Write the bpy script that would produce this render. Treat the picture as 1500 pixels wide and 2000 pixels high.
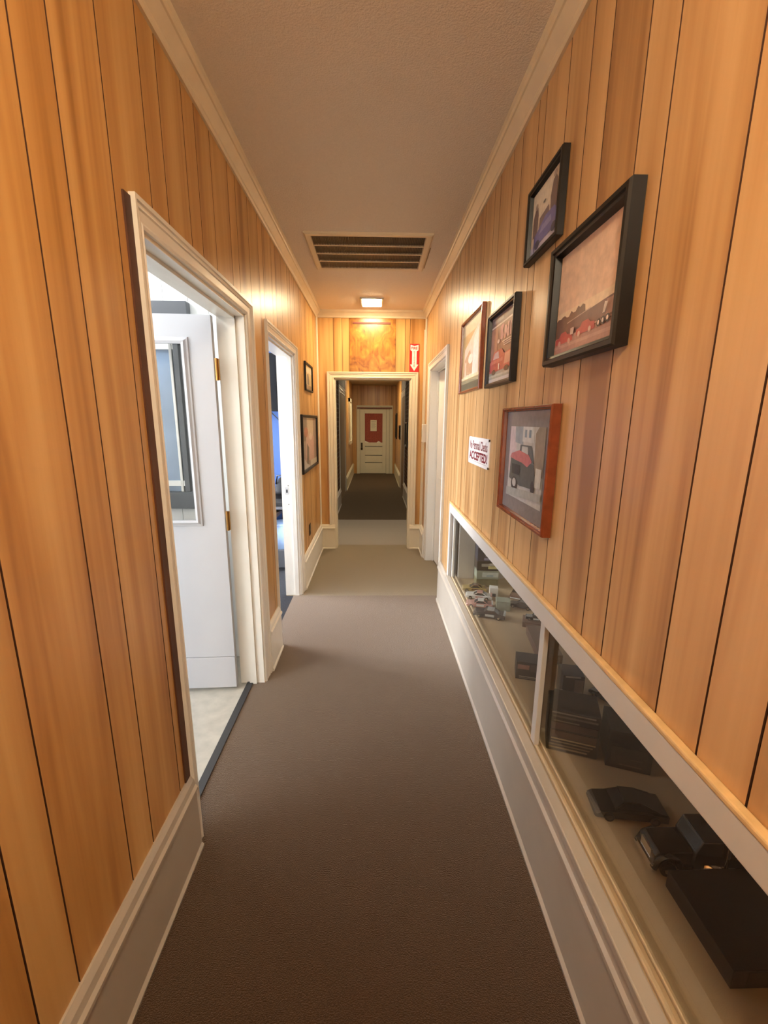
import bpy, math, random
import numpy as np
from mathutils import Vector, Matrix
random.seed(7)
for o in list(bpy.data.objects): bpy.data.objects.remove(o, do_unlink=True)
scn = bpy.context.scene
COL = scn.collection

# ------------------------------------------------------------------ camera
FPX, CX, CY, EYE = 830.0, 750.0, 1000.0, 1.52
def _n(v): return v / np.linalg.norm(v)
_Y = _n(np.array([732 - CX, 822 - CY, FPX])); _D = np.array([720 - CX, 4870 - CY, FPX])
_D = _n(_D - _Y * (_D @ _Y)); _Z = -_D; _X = np.cross(_Y, _Z)
ROT = np.stack([_X, _Y, _Z])
def ray(px, py): return ROT @ np.array([px - CX, py - CY, FPX])
def on_x(px, py, x): d = ray(px, py); return d * (x / d[0]) + np.array([0, 0, EYE])
def on_y(px, py, y): d = ray(px, py); return d * (y / d[1]) + np.array([0, 0, EYE])
def on_z(px, py, z): d = ray(px, py); return d * ((z - EYE) / d[2]) + np.array([0, 0, EYE])
cd = bpy.data.cameras.new('camera'); cam = bpy.data.objects.new('camera', cd); COL.objects.link(cam)
cd.sensor_fit = 'VERTICAL'; cd.sensor_height = 36.0; cd.lens = FPX * 36.0 / 2000.0
cd.clip_start = 0.02; cd.clip_end = 100
r, u, b = ROT @ np.array([1, 0, 0]), ROT @ np.array([0, -1, 0]), ROT @ np.array([0, 0, -1])
cam.matrix_world = Matrix(((r[0], u[0], b[0], 0), (r[1], u[1], b[1], 0), (r[2], u[2], b[2], EYE), (0, 0, 0, 1)))
scn.camera = cam

# ------------------------------------------------------------------ light and exposure
scn.view_settings.view_transform = 'Standard'; scn.view_settings.look = 'None'
scn.view_settings.gamma = 1.0; scn.view_settings.use_curve_mapping = False
scn.view_settings.exposure = 0.92
w = bpy.data.worlds.new('sky'); scn.world = w; w.use_nodes = True
w.node_tree.nodes['Background'].inputs[0].default_value = (0.62, 0.78, 1.0, 1)
w.node_tree.nodes['Background'].inputs[1].default_value = 1.2
def area(name, loc, direction, sx, sy, power, color, spread=180):
    l = bpy.data.lights.new(name, 'AREA'); l.shape = 'RECTANGLE'; l.size = sx; l.size_y = sy
    l.energy = power; l.color = color; l.spread = math.radians(spread)
    o = bpy.data.objects.new(name, l); COL.objects.link(o); o.location = loc
    o.rotation_euler = Vector(direction).to_track_quat('-Z', 'Y').to_euler(); return o
YB0 = -3.2
# daylight coming through the windows of the two left-hand offices
area('daylight_office_window', (-3.62, 0.2, 1.55), (1, .12, -.10), 1.9, 1.35, 50, (0.96, 0.98, 1.0))
area('daylight_second_office_window', (-3.62, 3.55, 1.75), (1, -.08, -.30), 1.5, 1.0, 180, (0.92, 0.95, 1.0))
area('near_wall_fill', (0, YB0 + .03, 1.45), (0, 1, .08), .95, 1.5, 9, (1.0, .86, .64))  # added fill behind the camera for the near walls
LAMP_WARM = (1.0, 0.78, 0.47)

# ------------------------------------------------------------------ mesh helpers
class MB:
    def __init__(s): s.v = []; s.f = []; s.m = []
    def add(s, vs, fs, mi=0):
        o = len(s.v); s.v += [tuple(map(float, p)) for p in vs]
        for f in fs: s.f.append([o + i for i in f]); s.m.append(mi)
        return s
    def box(s, x0, x1, y0, y1, z0, z1, mi=0):
        vs = [(x, y, z) for x in (x0, x1) for y in (y0, y1) for z in (z0, z1)]
        return s.add(vs, [(0, 1, 3, 2), (4, 6, 7, 5), (0, 4, 5, 1), (2, 3, 7, 6), (0, 2, 6, 4), (1, 5, 7, 3)], mi)
    def tbox(s, O, U, V, N, u0, u1, v0, v1, n0, n1, mi=0):
        O, U, V, N = map(Vector, (O, U, V, N))
        vs = [O + U * a + V * bb + N * c for a in (u0, u1) for bb in (v0, v1) for c in (n0, n1)]
        return s.add(vs, [(0, 1, 3, 2), (4, 6, 7, 5), (0, 4, 5, 1), (2, 3, 7, 6), (0, 2, 6, 4), (1, 5, 7, 3)], mi)
    def prism(s, pts, d, mi=0):
        pts = [Vector(p) for p in pts]; d = Vector(d); n = len(pts)
        return s.add(pts + [p + d for p in pts], [list(range(n))[::-1], list(range(n, 2 * n))] +
                     [(i, (i + 1) % n, n + (i + 1) % n, n + i) for i in range(n)], mi)
    def cyl(s, c, axis, rad, length, n=16, r2=None, mi=0):
        c = Vector(c); a = Vector(axis).normalized(); t = a.orthogonal().normalized(); bb = a.cross(t)
        r2 = rad if r2 is None else r2
        p0 = [c + (t * math.cos(2 * math.pi * i / n) + bb * math.sin(2 * math.pi * i / n)) * rad for i in range(n)]
        p1 = [c + a * length + (t * math.cos(2 * math.pi * i / n) + bb * math.sin(2 * math.pi * i / n)) * r2 for i in range(n)]
        return s.add(p0 + p1, [list(range(n))[::-1], list(range(n, 2 * n))] +
                     [(i, (i + 1) % n, n + (i + 1) % n, n + i) for i in range(n)], mi)
    def tube(s, pts, rad, n=8, mi=0):
        pts = [Vector(p) for p in pts]; rings = []
        for i, p in enumerate(pts):
            d = (pts[min(i + 1, len(pts) - 1)] - pts[max(i - 1, 0)]).normalized()
            t = d.cross(Vector((0.31, 0.17, 0.93))).normalized(); bb = d.cross(t)
            rings += [p + (t * math.cos(2 * math.pi * k / n) + bb * math.sin(2 * math.pi * k / n)) * rad for k in range(n)]
        fs = [(i * n + k, i * n + (k + 1) % n, (i + 1) * n + (k + 1) % n, (i + 1) * n + k) for i in range(len(pts) - 1) for k in range(n)]
        fs += [list(range(n))[::-1], list(range((len(pts) - 1) * n, len(pts) * n))]
        return s.add(rings, fs, mi)
    def sweep(s, rings, closed_path=False, mi=0):
        k = len(rings[0]); n = len(rings); fs = []
        for i in range(n if closed_path else n - 1):
            j = (i + 1) % n
            fs += [(i * k + a, i * k + (a + 1) % k, j * k + (a + 1) % k, j * k + a) for a in range(k)]
        if not closed_path: fs += [list(range(k))[::-1], list(range((n - 1) * k, n * k))]
        return s.add([p for rg in rings for p in rg], fs, mi)
    def build(s, name, mats, parent=None, smooth=False, bevel=0, fix=True):
        me = bpy.data.meshes.new(name); me.from_pydata(s.v, [], s.f)
        if not isinstance(mats, (list, tuple)): mats = [mats]
        for m in mats: me.materials.append(m)
        me.polygons.foreach_set('material_index', s.m)
        if fix:
            import bmesh
            bm = bmesh.new(); bm.from_mesh(me); bmesh.ops.recalc_face_normals(bm, faces=bm.faces); bm.to_mesh(me); bm.free()
        if smooth: me.polygons.foreach_set('use_smooth', [True] * len(me.polygons))
        me.update()
        o = bpy.data.objects.new(name, me); COL.objects.link(o)
        if parent is not None: o.parent = parent
        if bevel:
            mo = o.modifiers.new('bevel', 'BEVEL'); mo.width = bevel; mo.segments = 2; mo.limit_method = 'ANGLE'
        return o
def tag(o, label=None, cat=None, group=None, kind=None):
    if label: o['label'] = label
    if cat: o['category'] = cat
    if group: o['group'] = group
    if kind: o['kind'] = kind
    return o
def empty(name, loc, label=None, cat=None, group=None, rz=0, kind=None):
    o = bpy.data.objects.new(name, None); COL.objects.link(o); o.empty_display_size = .05
    o.location = loc; o.rotation_euler = (0, 0, rz); return tag(o, label, cat, group, kind)
def struct(o, label): return tag(o, label, None, None, 'structure')

# ------------------------------------------------------------------ materials
MATS = {}
def mat(name, col, rough=.5, metal=0, spec=.5, var=0.0, vscale=20, bump=0, bscale=200, coat=0, emit=0, vcol=None):
    if name in MATS: return MATS[name]
    m = bpy.data.materials.new(name); m.use_nodes = True; nt = m.node_tree; p = nt.nodes['Principled BSDF']
    p.inputs['Base Color'].default_value = (*col, 1); p.inputs['Roughness'].default_value = rough
    p.inputs['Metallic'].default_value = metal; p.inputs['Specular IOR Level'].default_value = spec
    p.inputs['Coat Weight'].default_value = coat; p.inputs['Coat Roughness'].default_value = .04
    if emit: p.inputs['Emission Color'].default_value = (*col, 1); p.inputs['Emission Strength'].default_value = emit
    tc = nt.nodes.new('ShaderNodeTexCoord')
    if var:
        nz = nt.nodes.new('ShaderNodeTexNoise'); nz.inputs['Scale'].default_value = vscale; nz.inputs['Detail'].default_value = 4
        nt.links.new(tc.outputs['Object'], nz.inputs['Vector'])
        rp = nt.nodes.new('ShaderNodeValToRGB'); rp.color_ramp.elements[0].position = .3; rp.color_ramp.elements[1].position = .7
        c2 = vcol or tuple(c * (1 - var) for c in col)
        rp.color_ramp.elements[0].color = (*c2, 1); rp.color_ramp.elements[1].color = (*col, 1)
        nt.links.new(nz.outputs['Fac'], rp.inputs['Fac']); nt.links.new(rp.outputs['Color'], p.inputs['Base Color'])
    if bump:
        n2 = nt.nodes.new('ShaderNodeTexNoise'); n2.inputs['Scale'].default_value = bscale; n2.inputs['Detail'].default_value = 3
        nt.links.new(tc.outputs['Object'], n2.inputs['Vector'])
        bp = nt.nodes.new('ShaderNodeBump'); bp.inputs['Strength'].default_value = bump; bp.inputs['Distance'].default_value = .01
        nt.links.new(n2.outputs['Fac'], bp.inputs['Height']); nt.links.new(bp.outputs['Normal'], p.inputs['Normal'])
    MATS[name] = m; return m
def wood(name, stops, rough=.34, s1=(5, 5, .32), s2=(42, 42, .9), offs=60., vary=.18, spec=.5):
    m = bpy.data.materials.new(name); m.use_nodes = True; nt = m.node_tree; L = nt.links.new; p = nt.nodes['Principled BSDF']
    p.inputs['Roughness'].default_value = rough; p.inputs['Specular IOR Level'].default_value = spec
    tc = nt.nodes.new('ShaderNodeTexCoord'); oi = nt.nodes.new('ShaderNodeObjectInfo')
    mu = nt.nodes.new('ShaderNodeMath'); mu.operation = 'MULTIPLY'; mu.inputs[1].default_value = offs; L(oi.outputs['Random'], mu.inputs[0])
    ad = nt.nodes.new('ShaderNodeVectorMath'); ad.operation = 'ADD'; L(tc.outputs['Object'], ad.inputs[0]); L(mu.outputs[0], ad.inputs[1])
    outs = []
    for sc, det, dis in ((s1, 3, 1.6), (s2, 5, .4)):
        mp = nt.nodes.new('ShaderNodeMapping'); mp.inputs['Scale'].default_value = sc; L(ad.outputs[0], mp.inputs['Vector'])
        nz = nt.nodes.new('ShaderNodeTexNoise'); nz.inputs['Scale'].default_value = 1; nz.inputs['Detail'].default_value = det
        nz.inputs['Distortion'].default_value = dis; L(mp.outputs[0], nz.inputs['Vector']); outs.append(nz)
    mx = nt.nodes.new('ShaderNodeMath'); mx.operation = 'MULTIPLY_ADD'; mx.inputs[1].default_value = .32
    L(outs[1].outputs['Fac'], mx.inputs[0]); 
    sb = nt.nodes.new('ShaderNodeMath'); sb.operation = 'MULTIPLY_ADD'; sb.inputs[1].default_value = 1.0; sb.inputs[2].default_value = -.16
    L(outs[0].outputs['Fac'], sb.inputs[0]); L(sb.outputs[0], mx.inputs[2])
    rp = nt.nodes.new('ShaderNodeValToRGB'); e = rp.color_ramp.elements
    e[0].position = stops[0][0]; e[0].color = (*stops[0][1], 1); e[1].position = stops[-1][0]; e[1].color = (*stops[-1][1], 1)
    for pos, c in stops[1:-1]: k = e.new(pos); k.color = (*c, 1)
    L(mx.outputs[0], rp.inputs['Fac'])
    hs = nt.nodes.new('ShaderNodeHueSaturation')
    mr = nt.nodes.new('ShaderNodeMapRange'); mr.inputs['To Min'].default_value = 1 - vary; mr.inputs['To Max'].default_value = 1 + vary * .6
    L(oi.outputs['Random'], mr.inputs['Value']); L(mr.outputs[0], hs.inputs['Value']); L(rp.outputs['Color'], hs.inputs['Color'])
    L(hs.outputs['Color'], p.inputs['Base Color'])
    bp = nt.nodes.new('ShaderNodeBump'); bp.inputs['Strength'].default_value = .05; bp.inputs['Distance'].default_value = .004
    L(outs[1].outputs['Fac'], bp.inputs['Height']); L(bp.outputs['Normal'], p.inputs['Normal'])
    MATS[name] = m; return m
PANEL = wood('panel_wood', [(.30, (.34, .15, .035)), (.42, (.48, .24, .068)), (.55, (.57, .31, .10)), (.72, (.66, .40, .15))], vary=.10)
PLY = wood('plywood_face', [(.28, (.13, .04, .005)), (.42, (.25, .092, .009)), (.55, (.31, .13, .014)), (.72, (.40, .20, .03))],
           s1=(9, 9, 7), s2=(60, 60, 9), rough=.3)
PANELR = wood('panel_wood_daylit', [(.30, (.36, .18, .066)), (.42, (.50, .28, .112)), (.55, (.58, .345, .15)), (.72, (.66, .42, .195))], vary=.10)  # same wood as the left wall, paler to carry the doorway daylight
GROOVE = mat('groove_brown', (.065, .021, .008), .7)
CREAM = mat('cream_paint', (.74, .66, .50), .38, var=.06, vscale=6)
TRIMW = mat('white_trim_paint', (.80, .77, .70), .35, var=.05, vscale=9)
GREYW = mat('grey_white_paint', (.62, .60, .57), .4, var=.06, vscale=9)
BASEP = mat('baseboard_shaded', (.47, .42, .355), .35, var=.08, vscale=7)  # white trim darkened in colour for the dimmer near end
BEAD = mat('worn_wood_bead', (.72, .50, .24), .4, var=.2, vscale=30)
CEIL = mat('ceiling_texture', (.74, .64, .52), .85, bump=.35, bscale=160, var=.05, vscale=90)
def carpet(name, col, sheen=0):
    m = mat(name, col, .95, spec=.1, var=.45, vscale=170, bump=.6, bscale=300)
    p = m.node_tree.nodes['Principled BSDF']; p.inputs['Sheen Weight'].default_value = sheen; p.inputs['Sheen Roughness'].default_value = .45; p.inputs['Sheen Tint'].default_value = (.95, .80, .66, 1)
    return m
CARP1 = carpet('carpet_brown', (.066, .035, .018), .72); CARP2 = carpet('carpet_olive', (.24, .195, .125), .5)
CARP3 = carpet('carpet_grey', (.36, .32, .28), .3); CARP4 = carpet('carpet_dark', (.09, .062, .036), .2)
VINYL = mat('vinyl_floor', (.50, .47, .40), .35, var=.22, vscale=14)
RUBBER = mat('rubber_strip', (.035, .035, .037), .6)
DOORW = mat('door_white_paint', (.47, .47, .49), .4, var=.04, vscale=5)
WHITEWALL = mat('white_wall_paint', (.86, .86, .84), .5)
BLUEWALL = mat('blue_wall_paint', (.035, .085, .25), .6)
BRASS = mat('brass', (.34, .17, .05), .35, metal=1)
STEEL = mat('brushed_steel', (.55, .54, .52), .3, metal=1)
CHROME = mat('chrome', (.85, .84, .82), .12, metal=1)
BLACKF = mat('black_frame_paint', (.008, .006, .005), .38, spec=.3)
REDWOOD = mat('red_wood_frame', (.22, .05, .018), .25, var=.35, vscale=25)
ALU = mat('window_grey_metal', (.07, .075, .085), .4)
BLK = mat('black_plastic', (.012, .011, .011), .3)
DRED = mat('dark_red_paint', (.16, .03, .012), .5)
def glass(name, tint=(1, 1, 1), refl=.09, rough=.02):
    m = bpy.data.materials.new(name); m.use_nodes = True; nt = m.node_tree; nt.nodes.remove(nt.nodes['Principled BSDF'])
    out = nt.nodes['Material Output']; tr = nt.nodes.new('ShaderNodeBsdfTransparent'); gl = nt.nodes.new('ShaderNodeBsdfGlossy')
    tr.inputs[0].default_value = (*tint, 1); gl.inputs['Roughness'].default_value = rough
    fr = nt.nodes.new('ShaderNodeLayerWeight'); fr.inputs['Blend'].default_value = .25
    ml = nt.nodes.new('ShaderNodeMath'); ml.operation = 'MULTIPLY_ADD'; ml.inputs[1].default_value = .22; ml.inputs[2].default_value = refl
    nt.links.new(fr.outputs['Fresnel'], ml.inputs[0])
    mx = nt.nodes.new('ShaderNodeMixShader'); nt.links.new(ml.outputs[0], mx.inputs[0]); nt.links.new(tr.outputs[0], mx.inputs[1]); nt.links.new(gl.outputs[0], mx.inputs[2])
    nt.links.new(mx.outputs[0], out.inputs['Surface']); MATS[name] = m; return m
GLASS = glass('clear_glass', (.95, .945, .93), .018)
BGLASS = glass('office_window_glass', (.30, .38, .48), .16)
CLEARP = glass('clear_plastic', (.95, .95, .95), .03, .05)
def flat(c, coat=.0, rough=.45):
    k = 'print_%d_%d_%d_%d' % (int(c[0] * 999), int(c[1] * 999), int(c[2] * 999), int(coat * 10))
    return mat(k, c, rough, coat=coat, var=.22, vscale=45)

# ------------------------------------------------------------------ dimensions (metres)
XL, XR = -0.645, 0.570           # faces of the panelling, left and right
YF, ZC, ZCR = 4.97, 2.685, 2.612  # far wall, ceiling, underside of the crown
YB = -3.2                        # wall behind the camera
WL = -0.77                       # back of the left wall
D1, D2 = (1.315, 2.275, 2.03), (2.69, 3.575, 2.03)     # left doorways: y from, y to, head
D3 = (3.53, 4.53, 2.03)                                # right doorway
WIN = (-1.2, 3.02, .38, .872)                           # display window in the right wall
OP = (-.46, .408, 1.985)                                # opening in the far wall

def grid_wall(axis, p0, p1, a0, a1, z0, z1, holes):
    """solid wall with rectangular holes (a0,a1,z0,z1); axis 'x' = slab between x=p0 and p1"""
    A = sorted({a0, a1, *[h for q in holes for h in q[:2] if a0 < h < a1]}); Z = sorted({z0, z1, *[h for q in holes for h in q[2:] if z0 < h < z1]})
    mb = MB()
    for i in range(len(A) - 1):
        for j in range(len(Z) - 1):
            ca, cz = (A[i] + A[i + 1]) / 2, (Z[j] + Z[j + 1]) / 2
            if any(q[0] < ca < q[1] and q[2] < cz < q[3] for q in holes): continue
            if axis == 'x': mb.box(p0, p1, A[i], A[i + 1], Z[j], Z[j + 1])
            else: mb.box(A[i], A[i + 1], p0, p1, Z[j], Z[j + 1])
    return mb
def planks(parent, axis, p0, p1, cuts, z0, z1, holes, m, gap=.0044):
    for a, bb in zip(cuts[:-1], cuts[1:]):
        a2, b2 = a + gap / 2, bb - gap / 2
        mb = grid_wall(axis, p0, p1, a2, b2, z0, z1, holes)
        side = (2, 3) if axis == 'x' else (0, 1)          # stained groove sides
        mb.m = [1 if (k % 6) in side else 0 for k in range(len(mb.f))]
        if mb.v: mb.build('plank', [m, GROOVE if m in (PANEL, PANELR) else m], parent, fix=False)

# ------------------------------------------------------------------ floors
def slab(name, m, x0, x1, y0, y1, z, label, th=.06): return struct(MB().box(x0, x1, y0, y1, z - th, z).build(name, m), label)
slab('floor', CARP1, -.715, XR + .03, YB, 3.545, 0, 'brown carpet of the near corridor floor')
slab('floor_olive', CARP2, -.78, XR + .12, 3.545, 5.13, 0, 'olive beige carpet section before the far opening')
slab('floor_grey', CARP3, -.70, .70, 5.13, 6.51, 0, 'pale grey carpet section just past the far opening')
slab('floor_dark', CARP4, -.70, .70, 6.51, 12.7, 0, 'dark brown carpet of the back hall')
slab('floor_vinyl', VINYL, -3.7, -.745, -1.1, 2.60, -.004, 'pale marbled vinyl floor of the white office')
slab('floor_office', carpet('carpet_charcoal', (.05, .05, .055)), -3.7, -.715, 2.60, 4.97, -.003, 'charcoal carpet of the blue office')
tag(MB().box(-.748, -.712, D1[0] - .05, D1[1] + .05, -.004, .007).build('threshold_strip', RUBBER, bevel=.002),
    'dark rubber threshold strip between vinyl and brown carpet', 'strip')

# ------------------------------------------------------------------ ceiling, crown
ceil = struct(MB().box(XL - .01, XR + .01, YB, YF + .01, ZC, ZC + .05).build('ceiling', CEIL), 'textured beige corridor ceiling')
prof = [(-.006, 0), (.010, 0), (.016, .008), (.018, .016), (.044, .046), (.050, .048), (.056, .056), (.060, .073), (-.006, .073)]
rings = []
for (px, py) in ((0, 0), (0, 1), (1, 1), (1, 0)):
    rings.append([((XR - uu) if px else (XL + uu), (YF - uu) if py else YB, ZCR + zz) for uu, zz in prof])
struct(MB().sweep(rings).build('trim_1', mat('crown_paint', (.70, .58, .40), .4, var=.08, vscale=12)), 'cream crown moulding around the ceiling')

# ------------------------------------------------------------------ left wall
wl = struct(grid_wall('x', WL, XL - .007, YB, YF + .14, 0, ZC, [(D1[0], D1[1], -1, D1[2]), (D2[0], D2[1], -1, D2[2])]).build('wall_left', GROOVE), 'left corridor wall in grooved orange wood panelling')
LCUT = [YB, -2.9, -2.7, -2.5, -2.3, -2.05, -1.9, -1.7, -1.5, -1.3, -1.1, -.9, -.7, -.5, -.3, -.1, .1, .2, .41, .609, .711, .923, 1.03, 1.205, 1.40, 1.505, 1.678, 1.78, 1.925, 2.125, 2.23, 2.42, 2.60, 2.70, 2.91,
        3.02, 3.19, 3.40, 3.50, 3.67, 3.90, 4.0, 4.18, 4.42, 4.52, 4.70, 4.87, YF]
planks(wl, 'x', XL - .008, XL, LCUT, .28, ZCR + .03, [(D1[0] - .02, D1[1] + .03, -1, D1[2] + .02), (D2[0] - .001, D2[1] + .03, -1, D2[2] + .02)], PANEL)
# back faces of the left wall as the offices see them
struct(grid_wall('x', WL - .012, WL, -1.1, 2.60, 0, 2.6, [(D1[0], D1[1], -1, D1[2])]).build('wall_office_door_side', WHITEWALL), 'white office side of the left wall')
struct(grid_wall('x', WL - .012, WL, 2.60, 4.97, 0, 2.6, [(D2[0], D2[1], -1, D2[2])]).build('wall_blue_office_door_side', WHITEWALL), 'white inner side of the left wall in the blue office')

# ------------------------------------------------------------------ right wall
hr = [(D3[0], D3[1], -1, D3[2]), (WIN[0], WIN[1], .345, WIN[3])]
wr = struct(grid_wall('x', XR + .007, XR + .12, YB, YF + .14, 0, ZC, hr).build('wall_right', GROOVE), 'right corridor wall in grooved wood panelling with daylight painted into its tone')
RCUT = [YB, -2.9, -2.7, -2.5, -2.3, -2.05, -1.9, -1.7, -1.5, -1.3, -1.1, -.9, -.7, -.5, -.3, -.1, .1, .22, .32, .53, .634, .745, .957, 1.062, 1.226, 1.335, 1.48, 1.66, 1.725, 1.89, 2.0, 2.18, 2.28, 2.45, 2.67, 2.78, 2.95, 3.14, 3.24, 3.43,
        3.6, 3.7, 3.9, 4.1, 4.3, 4.4, 4.62, 4.75, 4.88, YF]
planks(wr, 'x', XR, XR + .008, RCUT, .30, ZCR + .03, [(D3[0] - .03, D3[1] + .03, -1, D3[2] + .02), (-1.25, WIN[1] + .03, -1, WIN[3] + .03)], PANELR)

# ------------------------------------------------------------------ far wall and wall behind
wf = struct(grid_wall('y', YF + .007, YF + .13, XL, XR, 0, ZC, [(OP[0], OP[1], -1, OP[2])]).build('wall_far', GROOVE), 'far corridor wall with a wide white cased opening')
planks(wf, 'y', YF, YF + .008, [XL, -.457, -.362, -.282], .28, ZCR + .03, [(OP[0] - .02, OP[1] + .02, -1, OP[2] + .02)], PANEL)
planks(wf, 'y', YF, YF + .008, [.227, .334, .385, XR], .28, ZCR + .03, [(OP[0] - .02, OP[1] + .02, -1, OP[2] + .02)], PANEL)
struct(MB().box(XL, XR, YB - .1, YB, 0, ZC).build('wall_behind', PANEL), 'wood panelled corridor wall opposite the far opening')
pb = empty('plywood_patch', (-.027, YF, 2.05), 'orange varnished plywood sheet above the far opening', 'panel')
MB().box(-.253, .253, -.004, .006, .004, .575).build('sheet', PLY, pb)
MB().box(-.213, .197, -.012, -.002, .502, .522).build('batten', DRED, pb, bevel=.002)

# ------------------------------------------------------------------ casings (mitred sweeps)
CAS = [(0, 0), (0, .012), (.010, .016), (.020, .013), (.055, .015), (.060, .019), (.070, .015), (.078, .017), (.082, .022), (.100, .022), (.100, 0)]
def casing(name, m, label, plane, p, sgn, a0, a1, zt, w=.10, near=1.0, zb=0.0, wtop=None):
    k = w / .10; kt = (wtop or w) / .10; rg = []
    for (side, top) in ((0, 0), (0, 1), (1, 1), (1, 0)):
        ring = []
        for uu, tt in CAS:
            a = (a0 - uu * k * near) if side == 0 else (a1 + uu * k)
            z = zt + uu * kt if top else zb
            q = p + sgn * tt
            ring.append((q, a, z) if plane == 'x' else (a, q, z))
        rg.append(ring)
    return struct(MB().sweep(rg).build(name, m), label)
casing('trim_2', TRIMW, 'white moulded casing of the open office doorway', 'x', XL - .004, 1, D1[0], D1[1], D1[2], .105, .42, wtop=.07)
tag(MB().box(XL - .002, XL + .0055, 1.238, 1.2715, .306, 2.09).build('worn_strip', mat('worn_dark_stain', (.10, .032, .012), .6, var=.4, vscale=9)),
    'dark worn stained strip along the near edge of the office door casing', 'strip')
casing('trim_3', TRIMW, 'white casing of the narrow blue office doorway', 'x', XL - .004, 1, D2[0], D2[1], D2[2], .095, .32, wtop=.065)
BRIGHT = mat('white_paint_daylit', (.90, .90, .87), .35)  # white trim lightened in colour to carry daylight on the right doorway
casing('trim_4', TRIMW, 'white casing of the right-hand doorway', 'x', XR + .004, -1, D3[0], D3[1], D3[2], .095, wtop=.068)
casing('trim_5', CREAM, 'cream casing around the far opening', 'y', YF + .004, -1, OP[0], OP[1], OP[2], .075, wtop=.068)
def jamb(name, m, label, plane, p0, p1, a0, a1, zt, th=.02, stop=None):
    mb = MB()
    def bx(a, bb, z0, z1, q0=p0, q1=p1):
        mb.box(q0, q1, a, bb, z0, z1) if plane == 'x' else mb.box(a, bb, q0, q1, z0, z1)
    bx(a0 - .001, a0 + th * .6, 0, zt); bx(a1 - th * .6, a1 + .001, 0, zt); bx(a0, a1, zt - th * .6, zt + .001)
    if stop:
        s0, s1 = stop
        bx(a0, a0 + th * 1.2, 0, zt, s0, s1); bx(a1 - th * 1.2, a1, 0, zt, s0, s1); bx(a0, a1, zt - th * 1.2, zt, s0, s1)
    return struct(mb.build(name, m), label)
jamb('trim_6', TRIMW, 'white painted jamb of the open office doorway', 'x', WL - .014, XL - .002, *D1, stop=(-.73, -.69))
j2 = jamb('trim_7', TRIMW, 'white painted jamb of the blue office doorway with a strike plate', 'x', WL - .014, XL - .002, *D2, stop=(-.70, -.665))
jamb('trim_8', BRIGHT, 'white painted jamb of the right-hand doorway', 'x', XR + .002, XR + .13, *D3, stop=(.64, .655))
jamb('trim_9', CREAM, 'cream jamb lining the far opening', 'y', YF + .002, YF + .14, *OP)
# strike plate on the far jamb of the blue office doorway
sp = MB().box(-.755, -.725, D2[1] - .014, D2[1] - .0115, .905, .965).build('strike_plate', STEEL, j2)
MB().box(-.747, -.733, D2[1] - .0146, D2[1] - .0135, .92, .948).build('latch_hole', BLK, sp)
for zz in (.82, .98): MB().cyl((-.728, D2[1] - .0135, zz), (0, 1, 0), .004, .002, 8).build('screw_hole', BLK, j2)
# white corner beads at the far corners
struct(MB().cyl((XL + .006, YF - .006, .28), (0, 0, 1), .012, ZCR - .26, 10).build('trim_10', CREAM, smooth=False), 'cream corner bead on the left of the far wall')
struct(MB().cyl((XR - .006, YF - .006, .28), (0, 0, 1), .012, ZCR - .26, 10).build('trim_11', CREAM), 'cream corner bead on the right of the far wall')
tag(MB().box(XR - .03, XR - .016, YF - .016, YF - .002, .3, 2.5).build('cable_duct', CREAM), 'slim cream cable duct beside the far corner', 'cable duct')

# ------------------------------------------------------------------ baseboards
BP = [(0, 0), (.034, 0), (.036, .012), (.028, .022), (.026, .235), (.028, .245), (.034, .252), (.034, .262), (.026, .270), (.022, .290), (.012, .305), (0, .305)]
def baseboard(name, plane, p, sgn, a0, a1, label, h=.305, m=None, th=1.0):
    rg = []
    for a in (a0, a1):
        rg.append([((p + sgn * t * th), a, z * h / .305) if plane == 'x' else (a, p + sgn * t * th, z * h / .305) for t, z in BP])
    return struct(MB().sweep(rg).build(name, m or BASEP), label)
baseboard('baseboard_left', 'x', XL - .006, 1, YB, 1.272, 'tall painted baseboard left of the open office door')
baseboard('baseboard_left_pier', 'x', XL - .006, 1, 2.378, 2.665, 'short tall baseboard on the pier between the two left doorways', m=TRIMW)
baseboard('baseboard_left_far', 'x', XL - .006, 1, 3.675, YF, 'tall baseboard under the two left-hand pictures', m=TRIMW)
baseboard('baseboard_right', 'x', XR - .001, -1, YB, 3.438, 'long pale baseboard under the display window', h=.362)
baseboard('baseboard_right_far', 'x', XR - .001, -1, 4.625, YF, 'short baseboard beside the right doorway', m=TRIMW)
baseboard('baseboard_far_left', 'y', YF + .004, -1, XL, OP[0] - .012, 'short baseboard left of the far opening', th=1.1, m=CREAM)
baseboard('baseboard_far_right', 'y', YF + .004, -1, OP[1] + .012, XR, 'short baseboard right of the far opening', th=1.1, m=CREAM)

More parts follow.
